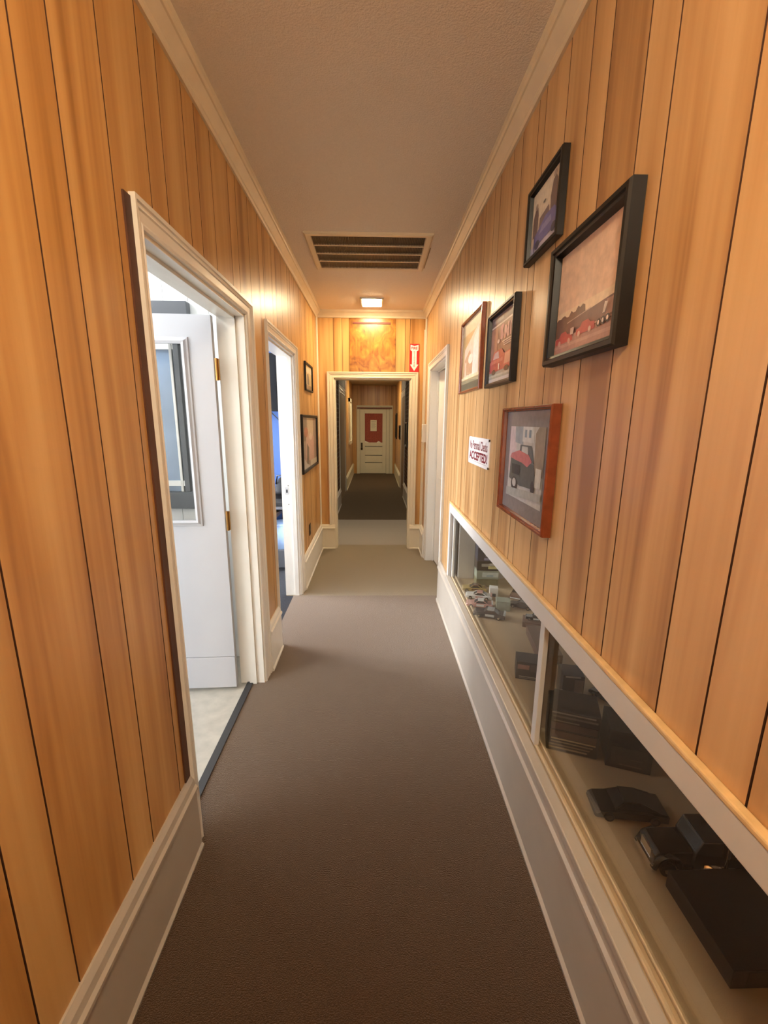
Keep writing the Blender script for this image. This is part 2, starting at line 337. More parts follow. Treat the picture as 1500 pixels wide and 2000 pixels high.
# ------------------------------------------------------------------ back hall beyond the opening
HX0, HX1, HY1, HZ = -.635, .60, 12.5, 2.50
BRICK = bpy.data.materials.new('brick_wall'); BRICK.use_nodes = True
def brick_nodes(m):
    nt = m.node_tree; p = nt.nodes['Principled BSDF']; p.inputs['Roughness'].default_value = .9; p.inputs['Specular IOR Level'].default_value = .1
    tc = nt.nodes.new('ShaderNodeTexCoord'); mp = nt.nodes.new('ShaderNodeMapping'); mp.inputs['Rotation'].default_value = (math.pi / 2, 0, math.pi / 2)
    sx = nt.nodes.new('ShaderNodeSeparateXYZ'); cx = nt.nodes.new('ShaderNodeCombineXYZ')
    nt.links.new(tc.outputs['Object'], sx.inputs[0]); nt.links.new(sx.outputs['Y'], cx.inputs['X']); nt.links.new(sx.outputs['Z'], cx.inputs['Y'])
    bt = nt.nodes.new('ShaderNodeTexBrick'); nt.links.new(cx.outputs[0], bt.inputs['Vector']); bt.inputs['Scale'].default_value = 1
    bt.inputs['Brick Width'].default_value = .21; bt.inputs['Row Height'].default_value = .075; bt.inputs['Mortar Size'].default_value = .008
    bt.inputs['Color1'].default_value = (.10, .045, .025, 1); bt.inputs['Color2'].default_value = (.07, .03, .018, 1); bt.inputs['Mortar'].default_value = (.17, .12, .085, 1)
    nt.links.new(bt.outputs['Color'], p.inputs['Base Color'])
    bp = nt.nodes.new('ShaderNodeBump'); bp.invert = True; bp.inputs['Distance'].default_value = .01; nt.links.new(bt.outputs['Fac'], bp.inputs['Height']); nt.links.new(bp.outputs[0], p.inputs['Normal'])
brick_nodes(BRICK)
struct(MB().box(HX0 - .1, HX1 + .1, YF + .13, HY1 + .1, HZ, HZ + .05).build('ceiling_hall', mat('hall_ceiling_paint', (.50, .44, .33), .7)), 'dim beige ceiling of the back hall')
struct(MB().box(HX0 - .1, HX0, YF + .13, 7.75, 0, HZ).build('wall_hall_left', BRICK), 'brown brick left wall of the back hall')
whl = struct(MB().box(HX0 - .1, HX0 - .006, 7.75, HY1, 0, HZ).build('wall_hall_left_panelled', GROOVE), 'wood panelled left wall deep in the back hall')
planks(whl, 'x', HX0 - .007, HX0, [9.4, 9.6, 9.8, 10.0, 10.3, 10.5, 10.8, 11.0, 11.3, 11.6, 11.8, 12.1, 12.3, HY1], .28, HZ, [], PANEL)
struct(MB().box(HX1, HX1 + .1, YF + .13, 8.6, 0, HZ).build('wall_hall_right', BRICK), 'brown brick right wall of the back hall')
whr = struct(MB().box(HX1 + .006, HX1 + .1, 8.6, HY1, 0, HZ).build('wall_hall_right_panelled', GROOVE), 'wood panelled right wall deep in the back hall')
planks(whr, 'x', HX1, HX1 + .007, [9.9, 10.1, 10.35, 10.6, 10.8, 11.0, 11.3, 11.6, 11.8, 12.1, 12.3, HY1], .28, HZ, [], PANEL)
whe = struct(grid_wall('y', HY1 + .024, HY1 + .1, HX0 - .1, HX1 + .1, 0, HZ, []).build('wall_hall_end', GROOVE), 'end wall of the back hall around the cream door')
planks(whe, 'y', HY1, HY1 + .007, [HX0, -.5, -.32, -.2, .02, .13, .35, .47, HX1], 1.85, HZ, [], PANEL)
planks(whe, 'y', HY1, HY1 + .007, [HX0, -.5], 0, 1.85, [], PANEL); planks(whe, 'y', HY1, HY1 + .007, [.52, HX1], 0, 1.85, [], PANEL)
HALLP = mat('hall_cream_paint', (.70, .66, .50), .45, var=.06, vscale=4)
baseboard('baseboard_hall_left', 'x', HX0 - .004, 1, YF + .14, 7.72, 'baseboard along the left brick wall of the back hall', m=GREYW)
baseboard('baseboard_hall_left_end', 'x', HX0 - .004, 1, 9.35, HY1, 'baseboard leading to the cream end door on the left', m=HALLP)
baseboard('baseboard_hall_right', 'x', HX1 + .004, -1, YF + .14, 8.56, 'baseboard along the right brick wall of the back hall', m=GREYW)
baseboard('baseboard_hall_right_end', 'x', HX1 + .004, -1, 9.85, HY1, 'baseboard leading to the cream end door on the right', m=HALLP)
casing('trim_12', GREYW, 'grey white casing of a closed door on the left of the back hall', 'x', HX0 - .012, 1, 7.87, 9.24, 2.02, .12)
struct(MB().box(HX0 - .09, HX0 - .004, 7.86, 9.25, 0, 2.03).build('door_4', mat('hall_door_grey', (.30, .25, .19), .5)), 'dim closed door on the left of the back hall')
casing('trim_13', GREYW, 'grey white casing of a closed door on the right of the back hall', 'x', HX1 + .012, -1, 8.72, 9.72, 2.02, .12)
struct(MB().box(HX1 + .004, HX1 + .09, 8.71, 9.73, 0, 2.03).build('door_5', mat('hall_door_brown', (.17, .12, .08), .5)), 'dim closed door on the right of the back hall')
w2 = empty('window_2', (HX0, 10.9, 1.0), None, None, kind='structure'); w2['label'] = 'white framed side window on the left wall of the back hall'
for (a, bb, c, d) in ((-.42, -.34, 0, 1.05), (.34, .42, 0, 1.05), (-.42, .42, .97, 1.05), (-.46, .46, -.05, .03)):
    MB().box(0, .045, a, bb, c, d).build('window_frame', HALLP, w2)
MB().box(.004, .012, -.34, .34, .03, .97).build('window_pane', mat('frosted_pane', (.75, .75, .66), .25), w2)
# cream end door with red curtain behind its pane
d5 = empty('door_1', (0, HY1, 0)); struct(d5, 'cream half-glazed door at the end of the back hall')
dx0, dx1 = -.425, .33
def dbox(n, x0, x1, y0, y1, z0, z1, m, par=d5, bev=.004): return MB().box(x0, x1, y0, y1, z0, z1).build(n, m, par, bevel=bev)
dbox('stile', dx0, -.285, -.02, .02, .012, 1.845, HALLP); dbox('stile', .222, dx1, -.02, .02, .012, 1.845, HALLP)
dbox('rail', -.285, .222, -.02, .02, 1.725, 1.845, HALLP)
for z0, z1 in ((.80, .905), (.545, .60), (.33, .38), (.012, .15)): dbox('rail', -.285, .222, -.02, .02, z0, z1, HALLP)
MB().box(-.285, .222, .013, .019, .15, .80).build('panel_shade_line', BLK, d5)  # black backing draws painted shade lines under the rails
for z0, z1 in ((.60, .783), (.38, .528), (.15, .313)): dbox('panel', -.285, .222, -.008, .012, z0, z1, HALLP)
dbox('side_panel', dx1 + .004, .425, -.018, .02, .0, 1.845, HALLP)
cur = MB(); n = 40
for i in range(n):
    a, c = -.285 + .507 * i / n, -.285 + .507 * (i + 1) / n
    z0 = .905 + (.05 * (1 - i / 9) if i < 9 else 0) + (.05 * (1 - abs(i - 31) / 5) if 26 < i < 36 else 0)
    cur.add([(a, .002 + .003 * math.sin(i * 1.3), z0), (c, .002 + .003 * math.sin((i + 1) * 1.3), z0), (c, .002 + .003 * math.sin((i + 1) * 1.3), 1.725), (a, .002 + .003 * math.sin(i * 1.3), 1.725)], [(0, 1, 2, 3)])
cur.build('curtain', mat('red_curtain', (.38, .09, .06), .8, var=.3, vscale=30), d5, fix=False)
MB().box(-.285, .222, .012, .016, .905, 1.725).build('door_pane', mat('bright_pane', (.85, .83, .72), .3), d5)
pap = MB().box(-.125, .055, -.010, -.008, 1.23, 1.545).build('paper_notice', mat('paper', (.78, .74, .56), .7), d5)
for k, zz in enumerate((1.49, 1.45, 1.42, 1.39, 1.35, 1.32)): MB().box(-.10, .03 - .03 * (k % 2), -.0108, -.010, zz, zz + .010).build('print_line', mat('ink_grey', (.42, .40, .33), .7), pap)
MB().cyl((-.375, -.02, .74), (0, -1, 0), .028, .05, 12).build('knob', mat('dark_bronze', (.05, .035, .02), .35, metal=.6), d5, smooth=True)
MB().box(-.40, -.35, -.026, -.018, .69, .90).build('lock_plate', mat('dark_bronze', (.05, .035, .02), .35), d5)
casing('trim_14', HALLP, 'cream casing of the end door', 'y', HY1 + .002, -1, -.43, .43, 1.86, .09)
tag(MB().box(-.50, .49, HY1 - .06, HY1 - .02, 1.865, 1.895).build('ledge', DRED), 'thin dark ledge over the cream end door', 'ledge')

# ------------------------------------------------------------------ white office (behind the open door)
RZ = 2.6
struct(MB().box(-3.7, WL, -1.1, 2.60, RZ, RZ + .05).build('ceiling_office', WHITEWALL), 'white office ceiling')
struct(MB().box(-3.7, WL, -1.2, -1.1, 0, RZ).build('wall_office_near', WHITEWALL), 'white office wall')
wox = struct(grid_wall('x', -3.7, -3.6, -1.1, 2.60, 0, RZ, [(-.8, 1.2, .85, 2.25)]).build('wall_office_window', WHITEWALL), 'white office window wall')
wop = struct(MB().box(-3.7, WL, 2.557, 2.60, 0, RZ).build('wall_office_partition', mat('white_groove', (.42, .42, .42), .6)), 'white panelled office partition behind the open door')
OCUT = [-3.6, -3.2, -2.8, -2.4, -2.1, -1.85, -1.62, -1.46, -1.30, -1.165, -1.03, -.92, WL - .012]
planks(wop, 'y', 2.55, 2.558, OCUT, 0, RZ, [], WHITEWALL, gap=.003)
win1 = empty('window_1', (-1.42, 2.55, 1.0)); struct(win1, 'grey metal framed window in the white office partition')
FW = .40
for nm, (a, bb, c, d) in dict(a=(-FW, FW, 0, .10), b=(-FW, FW, 1.06, 1.145), c=(-FW, -FW + .05, .10, 1.06), d=(FW - .055, FW, .10, 1.06)).items():
    MB().box(a, bb, -.05, 0, c, d).build('window_frame', ALU, win1, bevel=.004)
MB().box(FW - .10, FW - .07, -.040, -.004, .10, 1.06).build('sash_stile', ALU, win1, bevel=.003)
MB().box(FW - .125, FW - .108, -.036, -.004, .10, 1.06).build('sash_stile', STEEL, win1, bevel=.003)
MB().box(-FW + .05, FW - .1, -.030, -.006, .90, 1.06).build('blind_headrail', WHITEWALL, win1)
MB().box(-FW + .05, FW - .1, -.034, -.004, .135, .165).build('sill_rail', WHITEWALL, win1)
MB().box(-FW + .05, FW - .1, -.012, -.008, .10, .95).build('window_pane', mat('reflection_glass', (.24, .34, .50), .08, spec=.8, var=.45, vscale=3), win1)  # blue tone paints in the outdoors reflected by the pane
# the open door, hinged on the far jamb, swung into the office
ang = math.radians(183)
d1 = empty('door_2', (-.768, 2.235, 0), rz=ang - math.pi); struct(d1, 'open white office door with a tall glass pane')
# local frame: door runs along -x, its corridor-facing side looks to -y
DW, DT = .905, .036
lx0, lx1, lz0, lz1 = -.69, -.145, .985, 1.895
def db(n, x0, x1, y0, y1, z0, z1, m, par=d1, bev=.002): return MB().box(x0, x1, y0, y1, z0, z1).build(n, m, par, bevel=bev)
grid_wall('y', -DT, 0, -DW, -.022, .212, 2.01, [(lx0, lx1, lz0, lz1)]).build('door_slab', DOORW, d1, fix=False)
db('kick_panel', -DW, -.022, -DT - .001, 0, .018, .208, DOORW)
for rr in ((.0, -DT - .010),):
    prof2 = [(0, .002), (0, -.014), (.012, -.018), (.022, -.010), (.030, -.008), (.034, .002)]
    rg = []
    for (sx_, sz_) in ((0, 0), (0, 1), (1, 1), (1, 0)):
        rg.append([((lx1 + i - .02) if sx_ else (lx0 - i + .02), -DT + t, (lz1 + i - .02) if sz_ else (lz0 - i + .02)) for i, t in prof2])
    MB().sweep(rg, True).build('glazing_bead', DOORW, d1)
MB().box(lx0, lx1, -DT * .6, -DT * .45, lz0, lz1).build('door_pane', GLASS, d1)
for zz in (1.76, 1.00):
    h = MB().box(-.012, .006, -DT - .003, -DT + .001, zz - .05, zz + .05).build('hinge', BRASS, d1)
    MB().cyl((-.006, -DT - .006, zz - .052), (0, 0, 1), .0075, .104, 10).build('hinge_pin', BRASS, h)
MB().box(-.47, -.455, -DT - .0012, -DT + .001, .905, .93).build('scuff_mark', mat('scuff', (.3, .3, .3), .7), d1).rotation_euler = (0, 0, 0)

# ------------------------------------------------------------------ blue office
struct(MB().box(-3.7, WL, 2.60, 4.97, RZ, RZ + .05).build('ceiling_blue_office', WHITEWALL), 'white ceiling of the blue office')
struct(MB().box(-3.7, WL, 4.86, 4.97, 0, RZ).build('wall_blue_office', BLUEWALL), 'bright blue painted office wall')
struct(MB().box(-3.7, WL, 2.601, 2.63, 0, RZ).build('wall_blue_office_partition', WHITEWALL), 'white side of the office partition')
struct(grid_wall('x', -3.7, -3.6, 2.63, 4.86, 0, RZ, [(3.15, 4.65, .85, 2.2)]).build('wall_blue_office_window', WHITEWALL), 'window wall of the blue office')
tv = empty('wall_television', (-1.30, 4.62, 1.9), 'black flat television on a wall arm in the blue office', 'television')
MB().box(-.48, .30, -.03, .03, -.29, .29).build('housing', mat('tv_black', (.006, .006, .007), .6, spec=.15), tv, bevel=.006)
MB().box(-.46, .28, -.034, -.030, -.27, .27).build('screen', mat('dark_screen', (.004, .004, .005), .5, spec=.15), tv)
MB().tube([(-.05, .03, 0), (-.05, .14, .0), (-.05, .235, -.02)], .018).build('wall_arm', BLK, tv)
MB().tube([(.20, .0, -.29), (.26, .05, -.36), (.33, .10, -.46)], .006).build('cable', BLK, tv)
dk = empty('office_desk', (-1.22, 4.42, 0), 'dark wooden desk loaded with office equipment in the blue office', 'desk')
DKW = mat('dark_desk_wood', (.03, .015, .008), .4)
MB().box(-.55, .24, -.26, .36, .56, .60).build('desk_top', DKW, dk, bevel=.004)
for ax, ay in ((-.52, -.22), (.20, -.22), (-.52, .32), (.20, .32)): MB().box(ax - .025, ax + .025, ay - .025, ay + .025, 0, .56).build('leg', DKW, dk)
MB().box(-.20, -.16, -.2, .3, .1, .56).build('side_panel', DKW, dk)
pr = empty('printer', (-1.10, 4.50, .60), 'black desktop printer on the dark desk', 'printer')
MB().prism([(-.2, -.17, 0), (-.2, .17, 0), (-.2, .17, .15), (-.2, .02, .16), (-.2, -.13, .12), (-.2, -.17, .09)], (.40, 0, 0)).build('housing', BLK, pr, bevel=.008)
MB().box(-.16, .16, -.24, -.16, .03, .045).build('paper_tray', mat('grey_plastic', (.10, .10, .11), .4), pr)
MB().box(-.10, .08, -.176, -.168, .06, .08).build('label_plate', mat('label_grey', (.35, .36, .38), .5), pr)
bg = empty('camera_bag', (-.985, 4.50, .765), 'black lumpy bag on top of the printer', 'bag')
m_ = MB()
N1, N2 = 14, 8
for j in range(N2 + 1):
    t = math.pi / 2 * j / N2
    for i in range(N1):
        a = 2 * math.pi * i / N1; rr = math.cos(t) * (1 + .12 * math.sin(3 * a + 1))
        m_.v.append((.085 * rr * math.cos(a), .09 * rr * math.sin(a), .15 * math.sin(t) * (1 + .1 * math.cos(2 * a))))
for j in range(N2):
    for i in range(N1): m_.f.append([j * N1 + i, j * N1 + (i + 1) % N1, (j + 1) * N1 + (i + 1) % N1, (j + 1) * N1 + i]); m_.m.append(0)
m_.f.append(list(range(N1))); m_.m.append(0)
m_.build('bag_body', mat('black_cloth', (.012, .012, .014), .8), bg, smooth=True)
MB().tube([(-.05, -.05, .10), (-.03, -.07, .19), (.03, -.07, .19), (.05, -.05, .10)], .008).build('strap', BLK, bg, smooth=True)
og = empty('tape_roll', (-1.10, 4.36, .735), 'small orange red roll standing on the printer', 'roll')
MB().cyl((0, -.03, .034), (0, 1, 0), .034, .05, 20).build('roll_body', mat('orange_red', (.75, .13, .05), .4), og, smooth=False)
MB().cyl((0, -.0315, .034), (0, 1, 0), .014, .002, 14).build('core', BLK, og)
bn = empty('waste_bin', (-.985, 4.36, 0), 'pale blue waste bin beside the dark desk', 'bin')
MB().cyl((0, 0, .20), (0, 0, 1), .085, .27, 20, .115).build('bin_body', mat('pale_blue_plastic', (.42, .58, .88), .4), bn, smooth=True)
MB().cyl((0, 0, .46), (0, 0, 1), .120, .015, 20).build('rim', mat('pale_blue_plastic', (.42, .58, .88), .4), bn)
MB().box(-.12, .12, -.10, .10, 0, .20).build('stand', mat('grey_plastic', (.10, .10, .11), .4), bn, bevel=.01)

# ------------------------------------------------------------------ right doorway: white door standing slightly ajar
d3 = empty('door_3', (.657, D3[1] - .026, 0), rz=math.radians(4.5)); struct(d3, 'white door standing slightly ajar in the right wall')
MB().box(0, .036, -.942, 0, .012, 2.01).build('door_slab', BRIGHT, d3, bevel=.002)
MB().box(-.004, .0, -.80, -.14, 1.15, 1.85).build('raised_panel', BRIGHT, d3, bevel=.003)
MB().box(-.004, .0, -.80, -.14, .2, .95).build('raised_panel', BRIGHT, d3, bevel=.003)
MB().box(.008, .030, -.9435, -.9415, .93, 1.03).build('latch_plate', BRASS, d3)
struct(MB().box(.69, 2.2, 3.1, 3.15, 0, 2.6).build('wall_side_room_near', WHITEWALL), 'white wall of the side room')
struct(MB().box(.69, 2.2, 4.95, 5.0, 0, 2.6).build('wall_side_room_far', WHITEWALL), 'white far wall of the side room')
struct(MB().box(2.2, 2.25, 3.1, 5.0, 0, 2.6).build('wall_side_room', WHITEWALL), 'white end wall of the side room')
struct(MB().box(.69, 2.25, 3.1, 5.0, 2.6, 2.65).build('ceiling_side_room', WHITEWALL), 'white ceiling of the side room')
slab('floor_side_room', CARP1, .69, 2.25, 3.1, 5.0, 0, 'brown carpet of the side room')

# ------------------------------------------------------------------ ceiling vent and lamps
vt = empty('air_vent', (-.042, 3.33, ZC), 'large cream return air grille in the corridor ceiling', 'vent')
VW, VD = .415, .335
VP = mat('vent_cream', (.66, .54, .37), .4)
prf = [(0, 0), (0, -.008), (.010, -.014), (.040, -.012), (.046, -.004), (.046, 0)]
rg = []
for sx_, sy_ in ((-1, -1), (-1, 1), (1, 1), (1, -1)): rg.append([(sx_ * (VW - i), sy_ * (VD - i), t) for i, t in prf])
MB().sweep(rg, True).build('frame', VP, vt)
MB().box(-VW + .04, VW - .04, -VD + .04, VD - .04, -.0015, -.0005).build('dark_duct', BLK, vt)
for yy in (-.145, 0, .145): MB().box(-VW + .044, VW - .044, yy - .006, yy + .006, -.013, -.002).build('cross_bar', VP, vt)
fm = MB(); nf = 68
for i in range(nf):
    x = -VW + .05 + (2 * VW - .10) * i / (nf - 1)
    fm.prism([(x - .0045, -VD + .045, -.011), (x + .0005, -VD + .045, -.0015), (x + .0015, -VD + .045, -.0015), (x - .0030, -VD + .045, -.011)], (0, 2 * VD - .09, 0))
tag(fm.build('fins', mat('vent_fin_brown', (.16, .10, .06), .5), vt), kind='stuff')
MB().box(VW + .003, VW + .010, -.1, .30, -.001, .0).build('stain', mat('dust_stain', (.30, .22, .13), .9), vt)
def lamp(loc, label, sx, sy, power, col, group=None):
    e = empty('ceiling_light', loc, label, 'light', group)
    prf = [(0, 0), (0, -.010), (.006, -.016), (.018, -.016), (.020, -.006), (.020, 0)]
    rg = []
    for a, c in ((-1, -1), (-1, 1), (1, 1), (1, -1)): rg.append([(a * (sx - i), c * (sy - i), t) for i, t in prf])
    MB().sweep(rg, True).build('trim_ring', STEEL, e)
    dm = bpy.data.materials.new('lamp_diffuser'); dm.use_nodes = True; p = dm.node_tree.nodes['Principled BSDF']
    p.inputs['Base Color'].default_value = (.9, .85, .7, 1); p.inputs['Emission Color'].default_value = (*col, 1); p.inputs['Emission Strength'].default_value = power
    mb = MB(); mb.box(-sx + .019, sx - .019, -sy + .019, sy - .019, -.022, -.002)
    mb.build('diffuser', dm, e, bevel=.006)
    return e
lamp((-.033, 4.58, ZC), 'square glowing ceiling light near the far wall of the corridor', .115, .14, 84, LAMP_WARM)
lamp((-.01, 10.4, HZ), 'small glowing ceiling light in the back hall', .11, .13, 110, (1, .82, .52))
lamp((0, 5.95, HZ), 'added unseen light past the far opening, brightening the grey carpet', .11, .13, 110, (1, .86, .62))  # added lamp, hidden by the opening head, to brighten the hall floor
gl = empty('ceiling_light', (0, -.35, ZC), 'added unseen globe light brightening the near upper walls', 'light')  # added out of view to brighten the upper walls
MB().cyl((0, 0, -.03), (0, 0, 1), .10, .03, 24).build('ceiling_plate', STEEL, gl, smooth=False)
om = bpy.data.materials.new('fill_globe'); om.use_nodes = True; p_ = om.node_tree.nodes['Principled BSDF']
p_.inputs['Emission Color'].default_value = (1, .84, .60, 1); p_.inputs['Emission Strength'].default_value = 90
sm = MB(); NR, NS = 10, 20
rr_ = [[(.11 * math.sin(math.pi * (j + .6) / (NR + .6)) * math.cos(2 * math.pi * i / NS), .11 * math.sin(math.pi * (j + .6) / (NR + .6)) * math.sin(2 * math.pi * i / NS), -.125 + .11 * math.cos(math.pi * (j + .6) / (NR + .6))) for i in range(NS)] for j in range(NR + 1)]
sm.sweep(rr_); sm.build('globe', om, gl, smooth=True)

lamp((-1.7, 1.75, RZ), 'added unseen cool light brightening the white office partition', .16, .5, 14, (.95, .97, 1.0))  # added out of view to whiten the wall above the open door
# ------------------------------------------------------------------ pictures
class Plane:   # O origin (lower-left seen from the corridor), U to the right, V up, N out of the wall
    def __init__(s, O, U, N): s.O = Vector(O); s.U = Vector(U); s.V = Vector((0, 0, 1)); s.N = Vector(N)
    def p(s, a, bb, n=0): return s.O + s.U * a + s.V * bb + s.N * n
def picture(name, label, cat, PL, w_, h_, fw, depth, fm_, polys, matc=None, mw=0, group=None, lip=.35, z0=.002):
    e = empty(name, PL.O + PL.U * (w_ / 2), label, cat, group); off = e.location
    L = lambda a, bb, n: PL.p(a, bb, n) - off
    prof_ = [(0, z0), (0, depth * .85), (fw * .15, depth), (fw * .5, depth), (fw * .62, depth * .86), (fw * .85, depth * .82), (fw, depth * lip), (fw, z0)]
    rg = []
    for cx_, cy_ in ((0, 0), (0, 1), (1, 1), (1, 0)):
        rg.append([L(w_ - i if cx_ else i, h_ - i if cy_ else i, n) for i, n in prof_])
    MB().sweep(rg, True).build('frame', fm_, e)
    nd = depth * lip * .8
    MB().add([L(a, c, z0) for a, c in ((fw * .5, fw * .5), (w_ - fw * .5, fw * .5), (w_ - fw * .5, h_ - fw * .5), (fw * .5, h_ - fw * .5))] +
             [L(a, c, nd) for a, c in ((fw * .5, fw * .5), (w_ - fw * .5, fw * .5), (w_ - fw * .5, h_ - fw * .5), (fw * .5, h_ - fw * .5))],
             [(0, 3, 2, 1), (4, 5, 6, 7), (0, 1, 5, 4), (1, 2, 6, 5), (2, 3, 7, 6), (3, 0, 4, 7)]).build('mat_board' if matc else 'backing', flat(matc or (.1, .1, .1), .35), e)
    a0, a1, b0, b1 = fw + mw, w_ - fw - mw, fw + mw, h_ - fw - mw
    mb = MB(); mats = []; key = {}
    for i, (c, pts) in enumerate(polys):
        if c not in key: key[c] = len(mats); mats.append(flat(c, .35))
        mb.add([L(a0 + (a1 - a0) * x, b0 + (b1 - b0) * y, nd + .0006 + .00025 * i) for x, y in pts], [list(range(len(pts)))], key[c])
    mb.build('photo_print', mats, e, fix=False); return e
def rect(x0, y0, x1, y1): return [(x0, y0), (x1, y0), (x1, y1), (x0, y1)]
def oval(cx_, cy_, rx, ry, n=14): return [(cx_ + rx * math.cos(2 * math.pi * i / n), cy_ + ry * math.sin(2 * math.pi * i / n)) for i in range(n)]
def right_plane(far_px, near_px, depth):
    """frame corners in pixels -> plane on the right wall; far = left edge in view"""
    xf = XR - depth
    P = [on_x(*q, xf) for q in far_px + near_px]
    yf, yn = (P[0][1] + P[1][1]) / 2, (P[2][1] + P[3][1]) / 2
    zt, zb = (P[0][2] + P[2][2]) / 2, (P[1][2] + P[3][2]) / 2
    return Plane((XR, yf, zb), (0, -1, 0), (-1, 0, 0)), yf - yn, zt - zb
def left_plane(near_px, far_px, depth):
    xf = XL + depth
    P = [on_x(*q, xf) for q in near_px + far_px]
    yn, yf = (P[0][1] + P[1][1]) / 2, (P[2][1] + P[3][1]) / 2
    zt, zb = (P[0][2] + P[2][2]) / 2, (P[1][2] + P[3][2]) / 2
    return Plane((XL, yn, zb), (0, 1, 0), (1, 0, 0)), yf - yn, zt - zb
rnd = random.Random(3)
# 1 big black frame: two red race cars and a dark hauler under a pale sky
PL, W_, H_ = right_plane([(1074, 492), (1059, 716)], [(1231, 343), (1196, 675)], .038)
SKY = (.86, .62, .46)
tree = [(0, .17)] + [(x / 26, .36 + .05 * (x / 26) + rnd.uniform(-.02, .03)) for x in range(0, 14)] + [(.54, .17)]
pol = [(SKY, rect(0, 0, 1, 1)), ((.90, .72, .52), rect(0, .30, 1, .42)), ((.22, .13, .10), tree), ((.20, .10, .09), [(.22, .12), (.22, .29), (1, .36), (1, .12)]),
       ((.60, .45, .38), [(.21, .285), (.60, .325), (.60, .335), (.21, .295)]), ((.42, .22, .18), rect(.82, .2, 1, .33)),
       ((.52, .30, .25), rect(0, 0, 1, .16)), ((.62, .38, .33), rect(0, .055, 1, .085)), ((.62, .38, .33), rect(.62, .165, 1, .18)),
       ((.55, .10, .09), [(.02, .10), (.02, .16), (.09, .17), (.12, .21), (.20, .215), (.24, .18), (.33, .17), (.34, .10)]),
       ((.55, .10, .09), [(.40, .125), (.40, .18), (.46, .19), (.49, .23), (.58, .235), (.62, .20), (.68, .19), (.69, .125)]),
       ((.78, .50, .42), oval(.10, .105, .025, .03)), ((.78, .50, .42), oval(.28, .105, .022, .028)), ((.80, .55, .48), oval(.45, .13, .022, .028)), ((.80, .55, .48), oval(.62, .135, .022, .028)),
       ((.70, .55, .50), rect(.30, .155, .36, .22)), ((.05, .03, .03), oval(.75, .155, .03, .035)), ((.05, .03, .03), oval(.81, .16, .03, .035)), ((.05, .03, .03), oval(.87, .165, .03, .035)),
       ((.85, .70, .62), oval(.75, .155, .014, .02)), ((.85, .70, .62), oval(.81, .16, .014, .02)), ((.85, .70, .62), oval(.87, .165, .014, .02)), ((.75, .60, .52), [(.80, .22), (.83, .22), (.86, .30), (.82, .31)])]
picture('picture_frame', 'large black framed photo of two red race cars beside a dark hauler', 'picture', PL, W_, H_, .030, .038, BLACKF, pol, (.72, .60, .50))
# 2 smaller black frame above it: people around a blue car
PL, W_, H_ = right_plane([(1030, 382), (1022, 522)], [(1098, 279), (1086, 457)], .026)
pol = [((.62, .50, .38), rect(0, 0, 1, 1)), ((.72, .62, .48), rect(0, .55, 1, 1)), ((.50, .46, .55), rect(0, 0, 1, .16)),
       ((.16, .11, .10), [(.06, .30), (.05, .62), (.12, .74), (.20, .74), (.24, .60), (.22, .30)]), ((.16, .11, .10), [(.68, .32), (.64, .66), (.70, .86), (.78, .90), (.84, .82), (.86, .34)]),
       ((.18, .13, .13), [(.28, .34), (.30, .52), (.60, .58), (.64, .34)]), ((.40, .30, .24), oval(.16, .76, .05, .05)), ((.40, .30, .24), oval(.76, .92, .05, .05)),
       ((.15, .14, .34), [(.12, .12), (.14, .30), (.34, .38), (.50, .46), (.80, .46), (.92, .36), (.94, .14)]), ((.26, .25, .45), [(.30, .26), (.42, .36), (.70, .38), (.74, .28)]),
       ((.05, .05, .10), oval(.26, .13, .09, .07)), ((.05, .05, .10), oval(.82, .15, .08, .07)), ((.10, .10, .25), rect(.14, .05, .17, .3)), ((.12, .10, .08), oval(.46, .70, .05, .02))]
picture('picture_frame', 'small black framed photo of people around a blue car, hung highest', 'picture', PL, W_, H_, .020, .026, BLACKF, pol, (.6, .5, .4))
# 3 black frame poster with a red car
PL, W_, H_ = right_plane([(950, 620), (947, 757)], [(1004, 572), (996, 746)], .030)
pol = [((.30, .16, .11), rect(0, 0, 1, 1)), ((.16, .10, .09), rect(0, .87, 1, 1)), ((.78, .62, .50), rect(0, .84, 1, .865)), ((.30, .25, .23), rect(.1, .9, .5, .95)), ((.42, .20, .13), rect(0, .36, .3, .82)),
       ((.62, .28, .24), [(.42, .62), (.40, .80), (.50, .83), (.56, .80), (.50, .74), (.56, .66), (.50, .60)]), ((.66, .33, .28), [(.58, .60), (.58, .78), (.64, .78), (.70, .70), (.70, .80), (.76, .80), (.76, .60), (.70, .60), (.64, .68), (.64, .60)]),
       ((.66, .33, .28), rect(.80, .60, .84, .78)), ((.66, .33, .28), [(.87, .60), (.87, .82), (.98, .84), (.98, .80), (.91, .78), (.91, .60)]), ((.70, .50, .38), rect(.52, .555, .97, .572)), ((.70, .50, .38), rect(.56, .525, .95, .540)),
       ((.70, .50, .38), rect(.58, .495, .93, .510)), ((.72, .55, .46), oval(.36, .60, .05, .03)), ((.34, .33, .26), rect(0, 0, 1, .19)), ((.48, .46, .38), rect(0, .08, 1, .11)), ((.60, .55, .52), rect(0, 0, 1, .05)),
       ((.52, .09, .07), [(.02, .15), (.02, .32), (.12, .36), (.20, .46), (.52, .47), (.64, .38), (.98, .40), (.98, .16)]), ((.55, .40, .42), [(.16, .35), (.24, .44), (.40, .45), (.44, .34)]), ((.62, .17, .13), rect(.05, .28, .6, .33)),
       ((.65, .30, .20), [(.66, .22), (.68, .37), (.95, .38), (.95, .22)]), ((.85, .65, .50), rect(.42, .17, .47, .26)), ((.05, .02, .02), oval(.22, .15, .08, .04)), ((.05, .02, .02), oval(.76, .155, .09, .04))]
